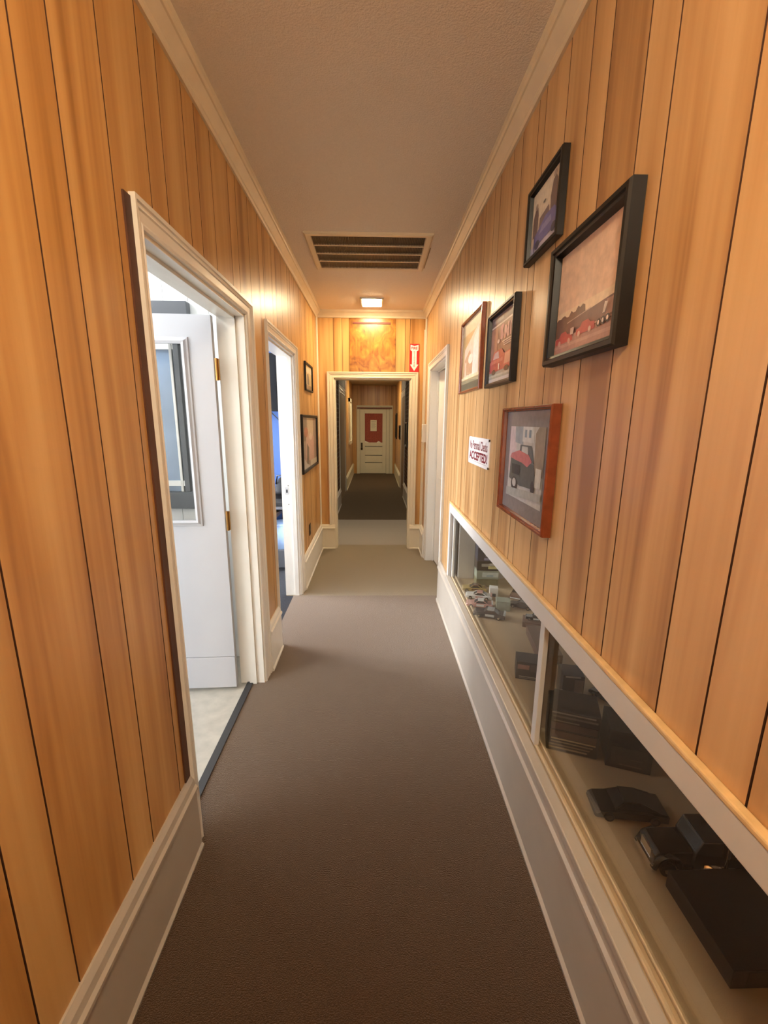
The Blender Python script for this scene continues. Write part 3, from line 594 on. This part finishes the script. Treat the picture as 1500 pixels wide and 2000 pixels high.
picture('picture_frame', 'black framed car poster with pink script lettering over a red car', 'picture', PL, W_, H_, .022, .030, BLACKF, pol, (.2, .15, .12))
# 4 red wood frame, sepia
PL, W_, H_ = right_plane([(900, 635), (896, 771)], [(943, 588), (933, 758)], .024)
pol = [((.42, .27, .11), rect(0, 0, 1, 1)), ((.52, .38, .22), rect(0, .82, 1, 1)), ((.62, .46, .34), [(.10, .20), (.12, .62), (.82, .86), (.86, .20)]), ((.70, .60, .50), [(.55, .20), (.58, .70), (.82, .82), (.84, .20)]),
       ((.40, .24, .14), [(.10, .22), (.14, .46), (.40, .58), (.56, .40), (.56, .22)]), ((.78, .58, .46), oval(.46, .44, .12, .07)), ((.66, .42, .30), rect(.16, .2, .24, .42)), ((.10, .09, .05), rect(0, 0, 1, .13)), ((.58, .52, .32), rect(0, .16, 1, .20)), ((.24, .21, .12), rect(0, .10, 1, .15))]
picture('picture_frame', 'reddish wood framed sepia picture nearest the right-hand doorway', 'picture', PL, W_, H_, .016, .024, REDWOOD, pol, (.35, .25, .12))
# 5 red wood frame with grey mat, red truck
PL, W_, H_ = right_plane([(980, 798), (971, 987)], [(1075, 788), (1058, 1058)], .034)
pol = [((.55, .55, .52), rect(0, 0, 1, 1)), ((.62, .52, .54), rect(0, .35, .22, 1)), ((.30, .36, .40), [(.18, .78), (.16, 1), (.46, 1), (.42, .76)]), ((.62, .64, .62), rect(.40, .80, .72, 1)), ((.20, .28, .34), rect(.46, .86, .52, .96)), ((.20, .28, .34), rect(.58, .86, .64, .96)),
       ((.30, .25, .18), [(.78, .40), (.76, .92), (.84, 1), (1, 1), (1, .4)]), ((.12, .14, .14), [(.32, .56), (.36, .76), (.68, .76), (.78, .54)]), ((.55, .58, .55), [(.40, .64), (.41, .74), (.58, .74), (.60, .62)]),
       ((.09, .11, .10), [(.06, .26), (.08, .56), (.50, .52), (.76, .54), (.82, .40), (.78, .22), (.40, .20)]), ((.55, .17, .17), [(.06, .56), (.10, .62), (.34, .68), (.62, .64), (.72, .56), (.60, .48), (.44, .52), (.20, .54)]), ((.03, .03, .03), oval(.24, .20, .10, .10)), ((.55, .56, .54), oval(.24, .22, .06, .06)),
       ((.02, .03, .03), rect(.14, .34, .40, .48)), ((.03, .03, .03), oval(.78, .24, .05, .09)), ((.64, .66, .62), rect(.84, .26, .98, .5)), ((.40, .42, .40), [(0, 0), (0, .12), (1, .2), (1, .1)])]
picture('picture_frame', 'red wood framed picture of a red truck in a wide grey mat', 'picture', PL, W_, H_, .017, .034, REDWOOD, pol, (.22, .20, .19), .055, lip=.5)
# left wall, two
PL, W_, H_ = left_plane([(597, 705), (599, 763)], [(611, 716), (612, 767)], .020)
pol = [((.62, .48, .26), rect(0, 0, 1, 1)), ((.10, .08, .07), [(.3, .2), (.3, .6), (.5, .7), (.6, .4), (.6, .2)]), ((.7, .6, .45), rect(0, .7, 1, .9)), ((.3, .2, .12), rect(0, 0, 1, .18))]
picture('picture_frame', 'small black framed photo hung near the left far corner', 'picture', PL, W_, H_, .02, .020, BLACKF, pol, (.5, .4, .25))
PL, W_, H_ = left_plane([(592, 808), (594, 926)], [(621, 813), (622, 908)], .026)
pol = [((.36, .26, .20), rect(0, 0, 1, 1)), ((.60, .48, .34), rect(.35, .35, .75, 1)), ((.22, .16, .12), rect(0, .55, .3, 1)), ((.58, .36, .30), [(.2, .15), (.25, .62), (.5, .70), (.78, .6), (.8, .1)]), ((.45, .16, .10), oval(.26, .72, .12, .1)),
       ((.70, .55, .45), oval(.55, .62, .12, .07)), ((.48, .44, .42), [(0, 0), (0, .3), (.25, .12), (.5, 0)]), ((.14, .10, .08), [(.25, .1), (.3, .5), (.42, .4), (.4, .05)]), ((.55, .50, .40), rect(.5, 0, 1, .12))]
picture('picture_frame', 'taller black framed picture low on the left wall beyond the blue office', 'picture', PL, W_, H_, .028, .026, BLACKF, pol, (.4, .3, .2))
# back hall frames
def hall_picture(side, y0, y1, z0, z1, fm_, label, c1, c2):
    if side > 0: PLh = Plane((HX1, y1, z0), (0, -1, 0), (-1, 0, 0))
    else: PLh = Plane((HX0, y0, z0), (0, 1, 0), (1, 0, 0))
    picture('picture_frame', label, 'picture', PLh, y1 - y0, z1 - z0, .035, .03, fm_, [(c1, rect(0, 0, 1, 1)), (c2, rect(.2, .15, .8, .6)), (c2, oval(.5, .72, .15, .1))], c1)
hall_picture(1, 11.55, 12.1, 1.05, 1.72, BLACKF, 'tall dark framed picture on the right wall beside the cream end door', (.42, .40, .30), (.2, .18, .14))
hall_picture(1, 9.95, 10.3, 1.1, 1.42, BLACKF, 'small dark framed picture past the right door of the back hall', (.4, .38, .34), (.1, .1, .1))
hall_picture(1, 7.7, 8.25, 1.05, 1.50, BLACKF, 'dark framed picture on the right brick wall of the back hall', (.45, .42, .38), (.12, .1, .1))
ov = empty('oval_mirror', (HX0, 6.75, 1.75), 'dark oval mirror on the left brick wall of the back hall', 'mirror')
mo = MB(); nn = 28
r1 = [(.004, .17 * math.cos(2 * math.pi * i / nn), .26 * math.sin(2 * math.pi * i / nn)) for i in range(nn)]
mo.prism([(0.0, y, z) for _, y, z in r1], (.025, 0, 0)); mo.build('oval_frame', BLK, ov)
MB().prism([(.0255, y * .82, z * .86) for _, y, z in r1], (.002, 0, 0)).build('mirror_glass', mat('dark_mirror', (.08, .07, .06), .08, metal=1), ov)

# ------------------------------------------------------------------ signs
def text_mesh(body, name, m, parent, PLs, a0, b0, wid, hei, n, off, ext=.0006):
    cu = bpy.data.curves.new(name, 'FONT'); cu.body = body; cu.size = 1; cu.offset = off; cu.extrude = 0
    to = bpy.data.objects.new('tmp', cu); COL.objects.link(to)
    dg = bpy.context.evaluated_depsgraph_get(); dg.update(); me = bpy.data.meshes.new_from_object(to.evaluated_get(dg)); bpy.data.objects.remove(to)
    xs = [v.co.x for v in me.vertices]; ys = [v.co.y for v in me.vertices]; x0, y0 = min(xs), min(ys)
    sx_, sy_ = wid / (max(xs) - x0), hei / (max(ys) - y0); base = parent.location
    for v in me.vertices:
        v.co = PLs.p(a0 + (v.co.x - x0) * sx_, b0 + (v.co.y - y0) * sy_, n) - base
    me.name = name; me.materials.clear(); me.materials.append(m)
    o = bpy.data.objects.new(name, me); COL.objects.link(o); o.parent = parent; return o
def rounded(w_, h_, rr, n=4):
    pts = []
    for cx_, cy_, a in ((w_ - rr, h_ - rr, 0), (rr, h_ - rr, 90), (rr, rr, 180), (w_ - rr, rr, 270)):
        pts += [(cx_ + rr * math.cos(math.radians(a + 90 * k / n)), cy_ + rr * math.sin(math.radians(a + 90 * k / n))) for k in range(n + 1)]
    return pts
PL, W_, H_ = right_plane([(917, 853), (914, 905)], [(957, 857), (953, 915)], .006)
sg = empty('wall_sign', PL.O + PL.U * (W_ / 2), 'white sign with maroon lettering refusing personal checks', 'sign')
SW = mat('sign_white', (.86, .82, .80), .3); MAROON = mat('sign_maroon', (.20, .008, .02), .4)
MB().prism([PL.p(a, c, .001) - sg.location for a, c in rounded(W_, H_, .015)], PL.N * .005).build('plate', SW, sg)
text_mesh('No Personal Checks', 'lettering', MAROON, sg, PL, W_ * .07, H_ * .56, W_ * .86, H_ * .32, .0066, .012)
text_mesh('ACCEPTED!', 'lettering', MAROON, sg, PL, W_ * .06, H_ * .17, W_ * .88, H_ * .32, .0066, .035)
lm = MB(); lm.add([PL.p(a, c, .0064) - sg.location for a, c in rect(W_ * .08, H_ * .115, W_ * .92, H_ * .13)], [(0, 1, 2, 3)]); lm.build('rule_line', mat('ink_grey', (.42, .40, .33), .7), sg, fix=False)
for a, c in ((W_ - .004, H_ - .008), (W_ - .004, .008)): MB().cyl(PL.p(a, c, .004) - sg.location, PL.N, .006, .005, 10).build('fixing', mat('dark_bronze', (.05, .035, .02), .35), sg)
# fire sign on the far wall
PF = Plane((.384, YF, 2.056), (1, 0, 0), (0, -1, 0)); FWd, FHt = .106, .298
fs = empty('fire_sign', PF.O + PF.U * (FWd / 2), 'narrow red sign with a white arrow pointing down', 'sign')
MB().prism([PF.p(a, c, .001) - fs.location for a, c in rect(0, 0, FWd, FHt)], PF.N * .004).build('plate', mat('fire_red', (.50, .008, .006), .35), fs)
arrow = [(.5, .04), (.94, .27), (.74, .27), (.74, .74), (.92, .78), (.92, .97), (.5, .92), (.08, .97), (.08, .78), (.26, .74), (.26, .27), (.06, .27)]
MB().add([PF.p(a * FWd, c * FHt, .0056) - fs.location for a, c in arrow], [list(range(12))]).build('arrow', SW, fs, fix=False)
text_mesh('FIRE', 'lettering', mat('fire_red', (.5, .008, .006), .35), fs, PF, FWd * .18, FHt * .80, FWd * .64, FHt * .10, .0062, .03)
for k, ch in enumerate('EXTINGUISHER'):
    hh = FHt * .036; text_mesh(ch, 'lettering', MATS['fire_red'], fs, PF, FWd * (.43 if ch != 'I' else .48), FHt * (.70 - .0475 * k), FWd * (.14 if ch != 'I' else .04), hh, .0062, .02)
# wall box on the right wall near the corner, outlet on the left wall
tb = empty('thermostat', (XR, 4.80, 1.29), 'small white wall box between the right doorway and the corner', 'wall box')
MB().box(-.045, 0, -.045, .045, 0, .20).build('cover', mat('box_white', (.82, .80, .74), .4), tb, bevel=.005)
MB().box(-.048, -.045, -.02, .02, .06, .14).build('dial', GREYW, tb, bevel=.001)
ou = empty('wall_outlet', (XL, 4.12, .40), 'dark brown power outlet above the left far baseboard', 'outlet')
MB().box(0, .007, -.036, .036, 0, .115).build('cover_plate', mat('brown_plastic', (.035, .02, .012), .4), ou, bevel=.002)
for zz in (.03, .085): MB().box(.006, .010, -.016, .016, zz - .014, zz + .014).build('socket', BLK, ou, bevel=.001)

# ------------------------------------------------------------------ display case in the right wall
DCX, DZ = 1.06, .38
dc = empty('display_case', (XR, 1.0, DZ), 'long glazed display case set into the right wall', 'display case')
def cb(n, x0, x1, y0, y1, z0, z1, m, bev=0): return MB().box(x0 - XR, x1 - XR, y0 - 1.0, y1 - 1.0, z0 - DZ, z1 - DZ).build(n, m, dc, bevel=bev)
CASEF = mat('case_floor_beige', (.46, .345, .21), .55, var=.12, vscale=5); CASEW = mat('case_wall_grey', (.68, .65, .58), .6, var=.08, vscale=4)
cb('case_floor', XR - .003, DCX, WIN[0], WIN[1], DZ - .03, DZ, CASEF)
cb('case_back', DCX, DCX + .02, WIN[0], WIN[1], DZ - .03, .95, CASEW)
cb('case_end', XR + .052, DCX, WIN[1] - .05, WIN[1], DZ, .95, CASEW); cb('case_end', XR + .12, DCX, WIN[0], WIN[0] + .02, DZ, .95, CASEW)
cb('case_end_strip', .735, .760, WIN[1] - .058, WIN[1] - .05, DZ, .95, mat('case_strip', (.24, .22, .19), .6))
cb('case_top', XR + .115, DCX, WIN[0], WIN[1], .90, .92, CASEW)
# surround: top board with worn wood bead, far stile, sill
cb('top_trim', XR - .018, XR + .05, WIN[0], WIN[1] + .045, WIN[3], WIN[3] + .062, GREYW, .003)
cb('wood_bead', XR - .020, XR, WIN[0], WIN[1] + .045, WIN[3] + .062, WIN[3] + .076, BEAD, .004)
cb('side_trim', XR - .018, XR + .05, WIN[1], WIN[1] + .045, .345, WIN[3], GREYW, .003)
TRK = mat('tan_track', (.56, .44, .28), .45, var=.15, vscale=20)
cb('sill', XR - .034, XR + .004, WIN[0], WIN[1] + .03, DZ - .022, DZ + .004, BASEP, .004)
for x0 in (XR + .006, XR + .030): cb('track', x0, x0 + .012, WIN[0], WIN[1], DZ, DZ + .012, TRK, .003)
cb('head_track', XR + .004, XR + .05, WIN[0], WIN[1], WIN[3] - .022, WIN[3], mat('dark_channel', (.06, .045, .035), .5))
cb('side_channel', XR + .004, XR + .05, WIN[1] - .018, WIN[1], DZ, WIN[3], MATS['dark_channel'])
# sliding panes: the far one in the front track, the near one behind
GX1, GX2 = XR + .011, XR + .036
cb('glass_pane', GX1 - .002, GX1 + .002, 1.31, WIN[1] - .03, DZ + .012, WIN[3] - .012, GLASS)
cb('glass_pane', GX2 - .002, GX2 + .002, WIN[0], 1.40, DZ + .012, WIN[3] - .012, GLASS)
cb('pane_stile', GX1 - .009, GX1 + .009, 1.300, 1.335, DZ + .010, WIN[3] - .01, GREYW, .002)
cb('pane_stile', GX1 - .008, GX1 + .008, WIN[1] - .045, WIN[1] - .03, DZ + .010, WIN[3] - .01, TRIMW, .002)
cb('pane_stile', GX2 - .010, GX2 + .010, 1.355, 1.385, DZ + .010, WIN[3] - .01, mat('dark_red_stile', (.10, .03, .018), .5), .002)
cb('stile_reflection', XR + .058, XR + .105, 1.40, 1.425, DZ, .90, mat('reflection_tan', (.42, .31, .20), .5), .002)  # solid strip standing in for the stile's reflection in the inner glass

# ------------------------------------------------------------------ model cars and boxes in the case
TYRE = mat('tyre_black', (.015, .014, .013), .6); WINDK = mat('tinted_window', (.02, .022, .025), .1)
def model_car(label, loc, rz, L_, body, trim, style='stock', group='model cars in the display case', hub=CHROME, number=None):
    e = empty('model_car', loc, label, 'model car', group, rz); s = L_; hw = s * .20
    if style == 'stock':
        low = [(-.5, .045), (-.5, .13), (-.46, .155), (-.16, .175), (.22, .175), (.46, .17), (.5, .15), (.5, .045)]; cab = [(-.20, .17), (-.06, .26), (.14, .262), (.30, .17)]
    elif style == 'truck':
        low = [(-.5, .06), (-.5, .16), (-.46, .185), (-.14, .20), (.46, .19), (.5, .19), (.5, .06)]; cab = [(-.16, .195), (-.08, .31), (.10, .31), (.14, .195)]
    else:
        low = [(-.5, .045), (-.5, .11), (-.44, .15), (-.20, .18), (.30, .185), (.47, .165), (.5, .13), (.5, .045)]; cab = [(-.24, .17), (-.10, .265), (.12, .27), (.36, .18)]
    rings = []
    for yy, sh, cl in ((-hw, .96, .86), (-hw * .9, 1.0, 1.0), (hw * .9, 1.0, 1.0), (hw, .96, .86)):
        rings.append([(x * s * sh, yy, (.045 + (z - .045) * cl) * s) for x, z in low])
    MB().sweep(rings).build('body', body, e)
    n0, n1 = hw * .88, hw * .66
    vs = [(cab[0][0] * s, -n0, cab[0][1] * s), (cab[1][0] * s, -n1, cab[1][1] * s), (cab[2][0] * s, -n1, cab[2][1] * s), (cab[3][0] * s, -n0, cab[3][1] * s)]
    vs += [(x, -y, z) for x, y, z in vs]
    MB().add(vs, [(0, 1, 2, 3), (7, 6, 5, 4), (0, 4, 5, 1), (1, 5, 6, 2), (2, 6, 7, 3), (3, 7, 4, 0)]).build('windows', WINDK, e)
    MB().box(cab[1][0] * s - .002, cab[2][0] * s + .002, -n1 - .0015, n1 + .0015, cab[1][1] * s - .001, cab[1][1] * s + .004).build('roof', trim, e, bevel=.001)
    for sx_ in (-1, 1):
        for (xa, xb) in ((cab[0], cab[1]), (cab[3], cab[2])):
            MB().tube([(xa[0] * s, sx_ * n0, xa[1] * s), (xb[0] * s, sx_ * n1, xb[1] * s)], .0022, 6).build('pillar', body, e)
        MB().box(-.12 * s, .16 * s, sx_ * hw - .0006, sx_ * hw + .0010, .075 * s, .150 * s).build('door_panel', trim, e)
        for wx in (-.31, .30):
            wheel = MB().cyl((wx * s, sx_ * hw * .80, .066 * s), (0, sx_, 0), .066 * s, hw * .27, 18).build('wheel', TYRE, e)
            MB().cyl((wx * s, sx_ * hw * 1.075, .066 * s), (0, sx_, 0), .036 * s, .0015, 14).build('hub_cap', hub, wheel)
    MB().box(-.508 * s, -.49 * s, -hw * .9, hw * .9, .05 * s, .085 * s).build('bumper', trim, e, bevel=.001)
    if style == 'stock': MB().box(.44 * s, .49 * s, -hw * .9, hw * .9, .17 * s, .205 * s).build('spoiler', trim, e)
    if style == 'truck': MB().box(.16 * s, .46 * s, -hw * .75, hw * .75, .185 * s, .195 * s).build('bed', BLK, e)
    return e
def paint(n, c): return mat('paint_' + n, c, .25, coat=.6)
P_W, P_P, P_D, P_G = paint('white', (.62, .62, .58)), paint('pink', (.50, .28, .24)), paint('dark', (.05, .045, .045)), paint('grey', (.40, .42, .40))
P_BR, P_K, P_GD, P_GR = paint('brown', (.14, .075, .05)), paint('black', (.010, .009, .009)), paint('gold', (.38, .28, .10)), paint('sage', (.32, .36, .28))
R_ = math.radians
model_car('dark stock car model with a grey door panel and chrome hubs, foremost of its group', (.690, 2.345, DZ), R_(-22), .185, P_D, P_G)
model_car('pale pink race car model with white trim standing behind the dark stock car', (.665, 2.490, DZ), R_(-14), .165, P_P, P_W)
model_car('white and rose stock car model in the middle of the toy car group', (.690, 2.615, DZ), R_(-16), .170, P_W, P_P)
model_car('gold and brown model car in front of the stack of boxes', (.690, 2.745, DZ), R_(-10), .165, P_GD, P_BR)
model_car('black model car on the case floor behind the sage box', (.925, 2.47, DZ), R_(-30), .150, P_K, P_D)
model_car('small black model pickup on the tall brown box', (.925, 2.235, DZ + .032), R_(-20), .110, P_K, P_W, 'truck')
model_car('brown model roadster standing near the case back wall', (.965, 2.66, DZ), R_(60), .180, P_BR, P_W, 'sedan')
model_car('black model sedan alone on the case floor', (.758, 1.045, DZ), R_(-8), .205, P_K, P_K, 'sedan', hub=mat('dark_hub', (.05, .04, .035), .3))
model_car('black model sedan by the back wall of the display case', (.985, 1.56, DZ), R_(-60), .15, P_K, P_D, 'sedan')
model_car('brown model sedan by the back wall near the black one', (1.0, 1.34, DZ), R_(-70), .14, P_BR, P_D, 'sedan')
def model_box(label, loc, rz, sx_, sy_, sz_, body, panels, clear=None, grp='boxes in the display case', name='model_box'):
    """panels: (colour, x0,x1,z0,z1) printed on the -y face in 0..1"""
    e = empty(name, loc, label, 'box', grp, rz)
    MB().box(-sx_ / 2, sx_ / 2, -sy_ / 2, sy_ / 2, 0, sz_).build('carton', body, e, bevel=.0015)
    for i, (c, a, bb, z0, z1) in enumerate(panels):
        MB().box(-sx_ / 2 + sx_ * a, -sx_ / 2 + sx_ * bb, -sy_ / 2 - .0010 - .0004 * i, -sy_ / 2 + .001, sz_ * z0, sz_ * z1).build('printed_panel', flat(c, .5), e)
    if clear:
        MB().box(-sx_ / 2 + sx_ * clear[0], -sx_ / 2 + sx_ * clear[1], -sy_ / 2 - .006, -sy_ / 2 - .004, sz_ * clear[2], sz_ * clear[3]).build('clear_window', CLEARP, e)
    return e
KB, DB = mat('carton_dark', (.03, .026, .026), .4), mat('carton_brown', (.13, .075, .05), .55)
GB, WB = mat('carton_sage', (.28, .31, .24), .5), mat('carton_white', (.66, .64, .58), .5)
NV = mat('carton_navy', (.05, .055, .08), .4); OLV = mat('carton_olive', (.15, .14, .07), .5)
sy0 = 2.86; z = DZ
def st(label, h, body, panels):
    global z
    model_box(label, (.80, sy0, z), R_(-4), .155, .10, h, body, panels, grp='stack of boxes in the case corner'); z += h + .0005
st('olive box at the bottom of the stack in the case corner', .055, OLV, [((.20, .19, .10), .1, .9, .1, .9)])
st('white fronted box second from the bottom of the corner stack', .062, GB, [((.62, .66, .58), .25, .97, .25, .8), ((.35, .45, .45), .45, .75, .3, .5)])
st('dark box showing a yellow striped car, third in the corner stack', .068, KB, [((.40, .37, .30), .2, .6, .45, .75), ((.62, .56, .25), .5, .95, .2, .5), ((.55, .52, .45), .55, .9, .55, .8)])
st('navy box with white lettering on top of the corner stack', .105, NV, [((.62, .62, .70), .35, .95, .35, .62), ((.30, .33, .50), .3, .98, .08, .25), ((.5, .46, .38), .0, 1, .93, .98)])
model_box('sage green box beside the white stock car', (.80, 2.45, DZ), R_(-14), .085, .075, .062, GB, [((.36, .40, .32), .1, .9, .15, .85)])
model_box('small white box beside the toy car group', (.80, 2.66, DZ), R_(-12), .055, .05, .06, WB, [((.08, .09, .12), .3, .75, .0, .35)])
model_box('low brown box under the small black pickup', (.925, 2.235, DZ), R_(-20), .14, .10, .030, DB, [((.2, .12, .09), .1, .9, .2, .8)])
model_box('long brown carton lying behind the dark window box', (.87, 1.98, DZ), R_(-8), .11, .30, .05, DB, [((.22, .13, .10), .1, .9, .2, .8)])
model_box('dark window box with a pink flash on its front', (.715, 1.745, DZ), R_(-16), .125, .09, .085, KB, [((.42, .22, .18), .05, .45, .60, .85), ((.10, .085, .08), .5, .95, .5, .9), ((.45, .40, .34), .12, .95, .16, .20), ((.30, .26, .2), .12, .7, .08, .11)], (.03, .97, .1, .95))
# clear display cases, stacked, just past the reflected stile
model_box('lower dark display box with gold striped front in the tall pair', (.715, 1.33, DZ), R_(-20), .165, .13, .085, KB,
          [((.70, .58, .36), .08, .95, .55, .61), ((.42, .34, .22), .08, .9, .42, .47), ((.34, .26, .16), .05, .85, .28, .33), ((.50, .40, .26), .05, .8, .14, .20), ((.13, .07, .05), .05, .95, .66, .96)], (.02, .98, .04, .97))
model_box('upper dark display box with a silver lid edge in the tall pair', (.715, 1.33, DZ + .0855), R_(-20), .165, .13, .075, KB,
          [((.22, .20, .17), .08, .95, .65, .75), ((.30, .26, .2), .1, .6, .45, .5), ((.42, .40, .38), .05, .9, .86, .92), ((.10, .05, .05), .05, .95, .05, .4)], (.02, .98, .04, .97))
model_box('plain black display box beside the gold striped one', (.872, 1.255, DZ), R_(-20), .135, .13, .14, mat('carton_black', (.016, .013, .012), .35), [((.05, .035, .03), .1, .9, .1, .6), ((.15, .11, .08), .3, .8, .12, .15), ((.12, .09, .07), .5, .8, .3, .32)], (.02, .98, .04, .97))
model_box('tall dark box with a silver top strip behind the display boxes', (.835, 1.60, DZ), R_(-10), .085, .09, .115, KB, [((.5, .48, .44), .1, .8, .93, .99), ((.16, .13, .12), .55, .95, .1, .85)])
model_box('cream box half hidden behind the stile reflection strip', (.72, 1.475, DZ), R_(-6), .07, .07, .09, WB, [((.5, .48, .44), .1, .9, .1, .5)])
# black hauler and the big black box in front of it
e = empty('model_truck', (.735, .900, DZ), 'black model semi truck with chrome stacks and tanks', 'model truck', None, R_(-3))
MB().prism([(-.01, -.036, .022), (-.012, -.036, .055), (.0, -.036, .066), (.085, -.036, .072), (.095, -.036, .022)], (0, .072, 0)).build('hood', P_K, e, bevel=.004)
MB().prism([(.085, -.042, .022), (.085, -.042, .072), (.100, -.042, .108), (.150, -.042, .110), (.155, -.042, .022)], (0, .084, 0)).build('cab', P_K, e, bevel=.003)
MB().prism([(.0865, -.036, .076), (.0975, -.036, .102), (.0985, -.036, .102), (.0875, -.036, .076)], (0, .072, 0)).build('windscreen', WINDK, e)
MB().box(.157, .225, -.045, .045, .024, .125).build('sleeper', P_K, e, bevel=.004)
MB().box(.15, .36, -.020, .020, .022, .034).build('chassis', BLK, e)
MB().box(-.018, -.008, -.040, .040, .008, .030).build('bumper', CHROME, e, bevel=.002)
MB().box(-.014, -.009, -.022, .022, .032, .058).build('grille', CHROME, e)
for sgn in (-1, 1):
    MB().cyl((.160, sgn * .047, .03), (0, 0, 1), .005, .125, 10).build('exhaust_stack', CHROME, e, smooth=True)
    MB().cyl((.11, sgn * .038, .026), (1, 0, 0), .014, .075, 14).build('fuel_tank', CHROME, e, smooth=True)
    f_ = MB(); f_.tube([(-.012, sgn * .036, .020), (.0, sgn * .036, .048), (.022, sgn * .036, .058), (.045, sgn * .036, .048), (.056, sgn * .036, .024)], .009, 8); f_.build('fender', P_K, e, smooth=True)
    for wx in (.022, .27, .325):
        wh = MB().cyl((wx, sgn * .028, .020), (0, sgn, 0), .020, .016, 18).build('wheel', TYRE, e)
        MB().cyl((wx, sgn * .0445, .020), (0, sgn, 0), .010, .0015, 12).build('hub_cap', CHROME, wh)
model_box('big flat black box lying in front of the model truck', (.895, .735, DZ), R_(0), .32, .20, .050, mat('carton_black', (.016, .013, .012), .35), [((.02, .018, .016), .1, .9, .1, .9)], name='flat_box')
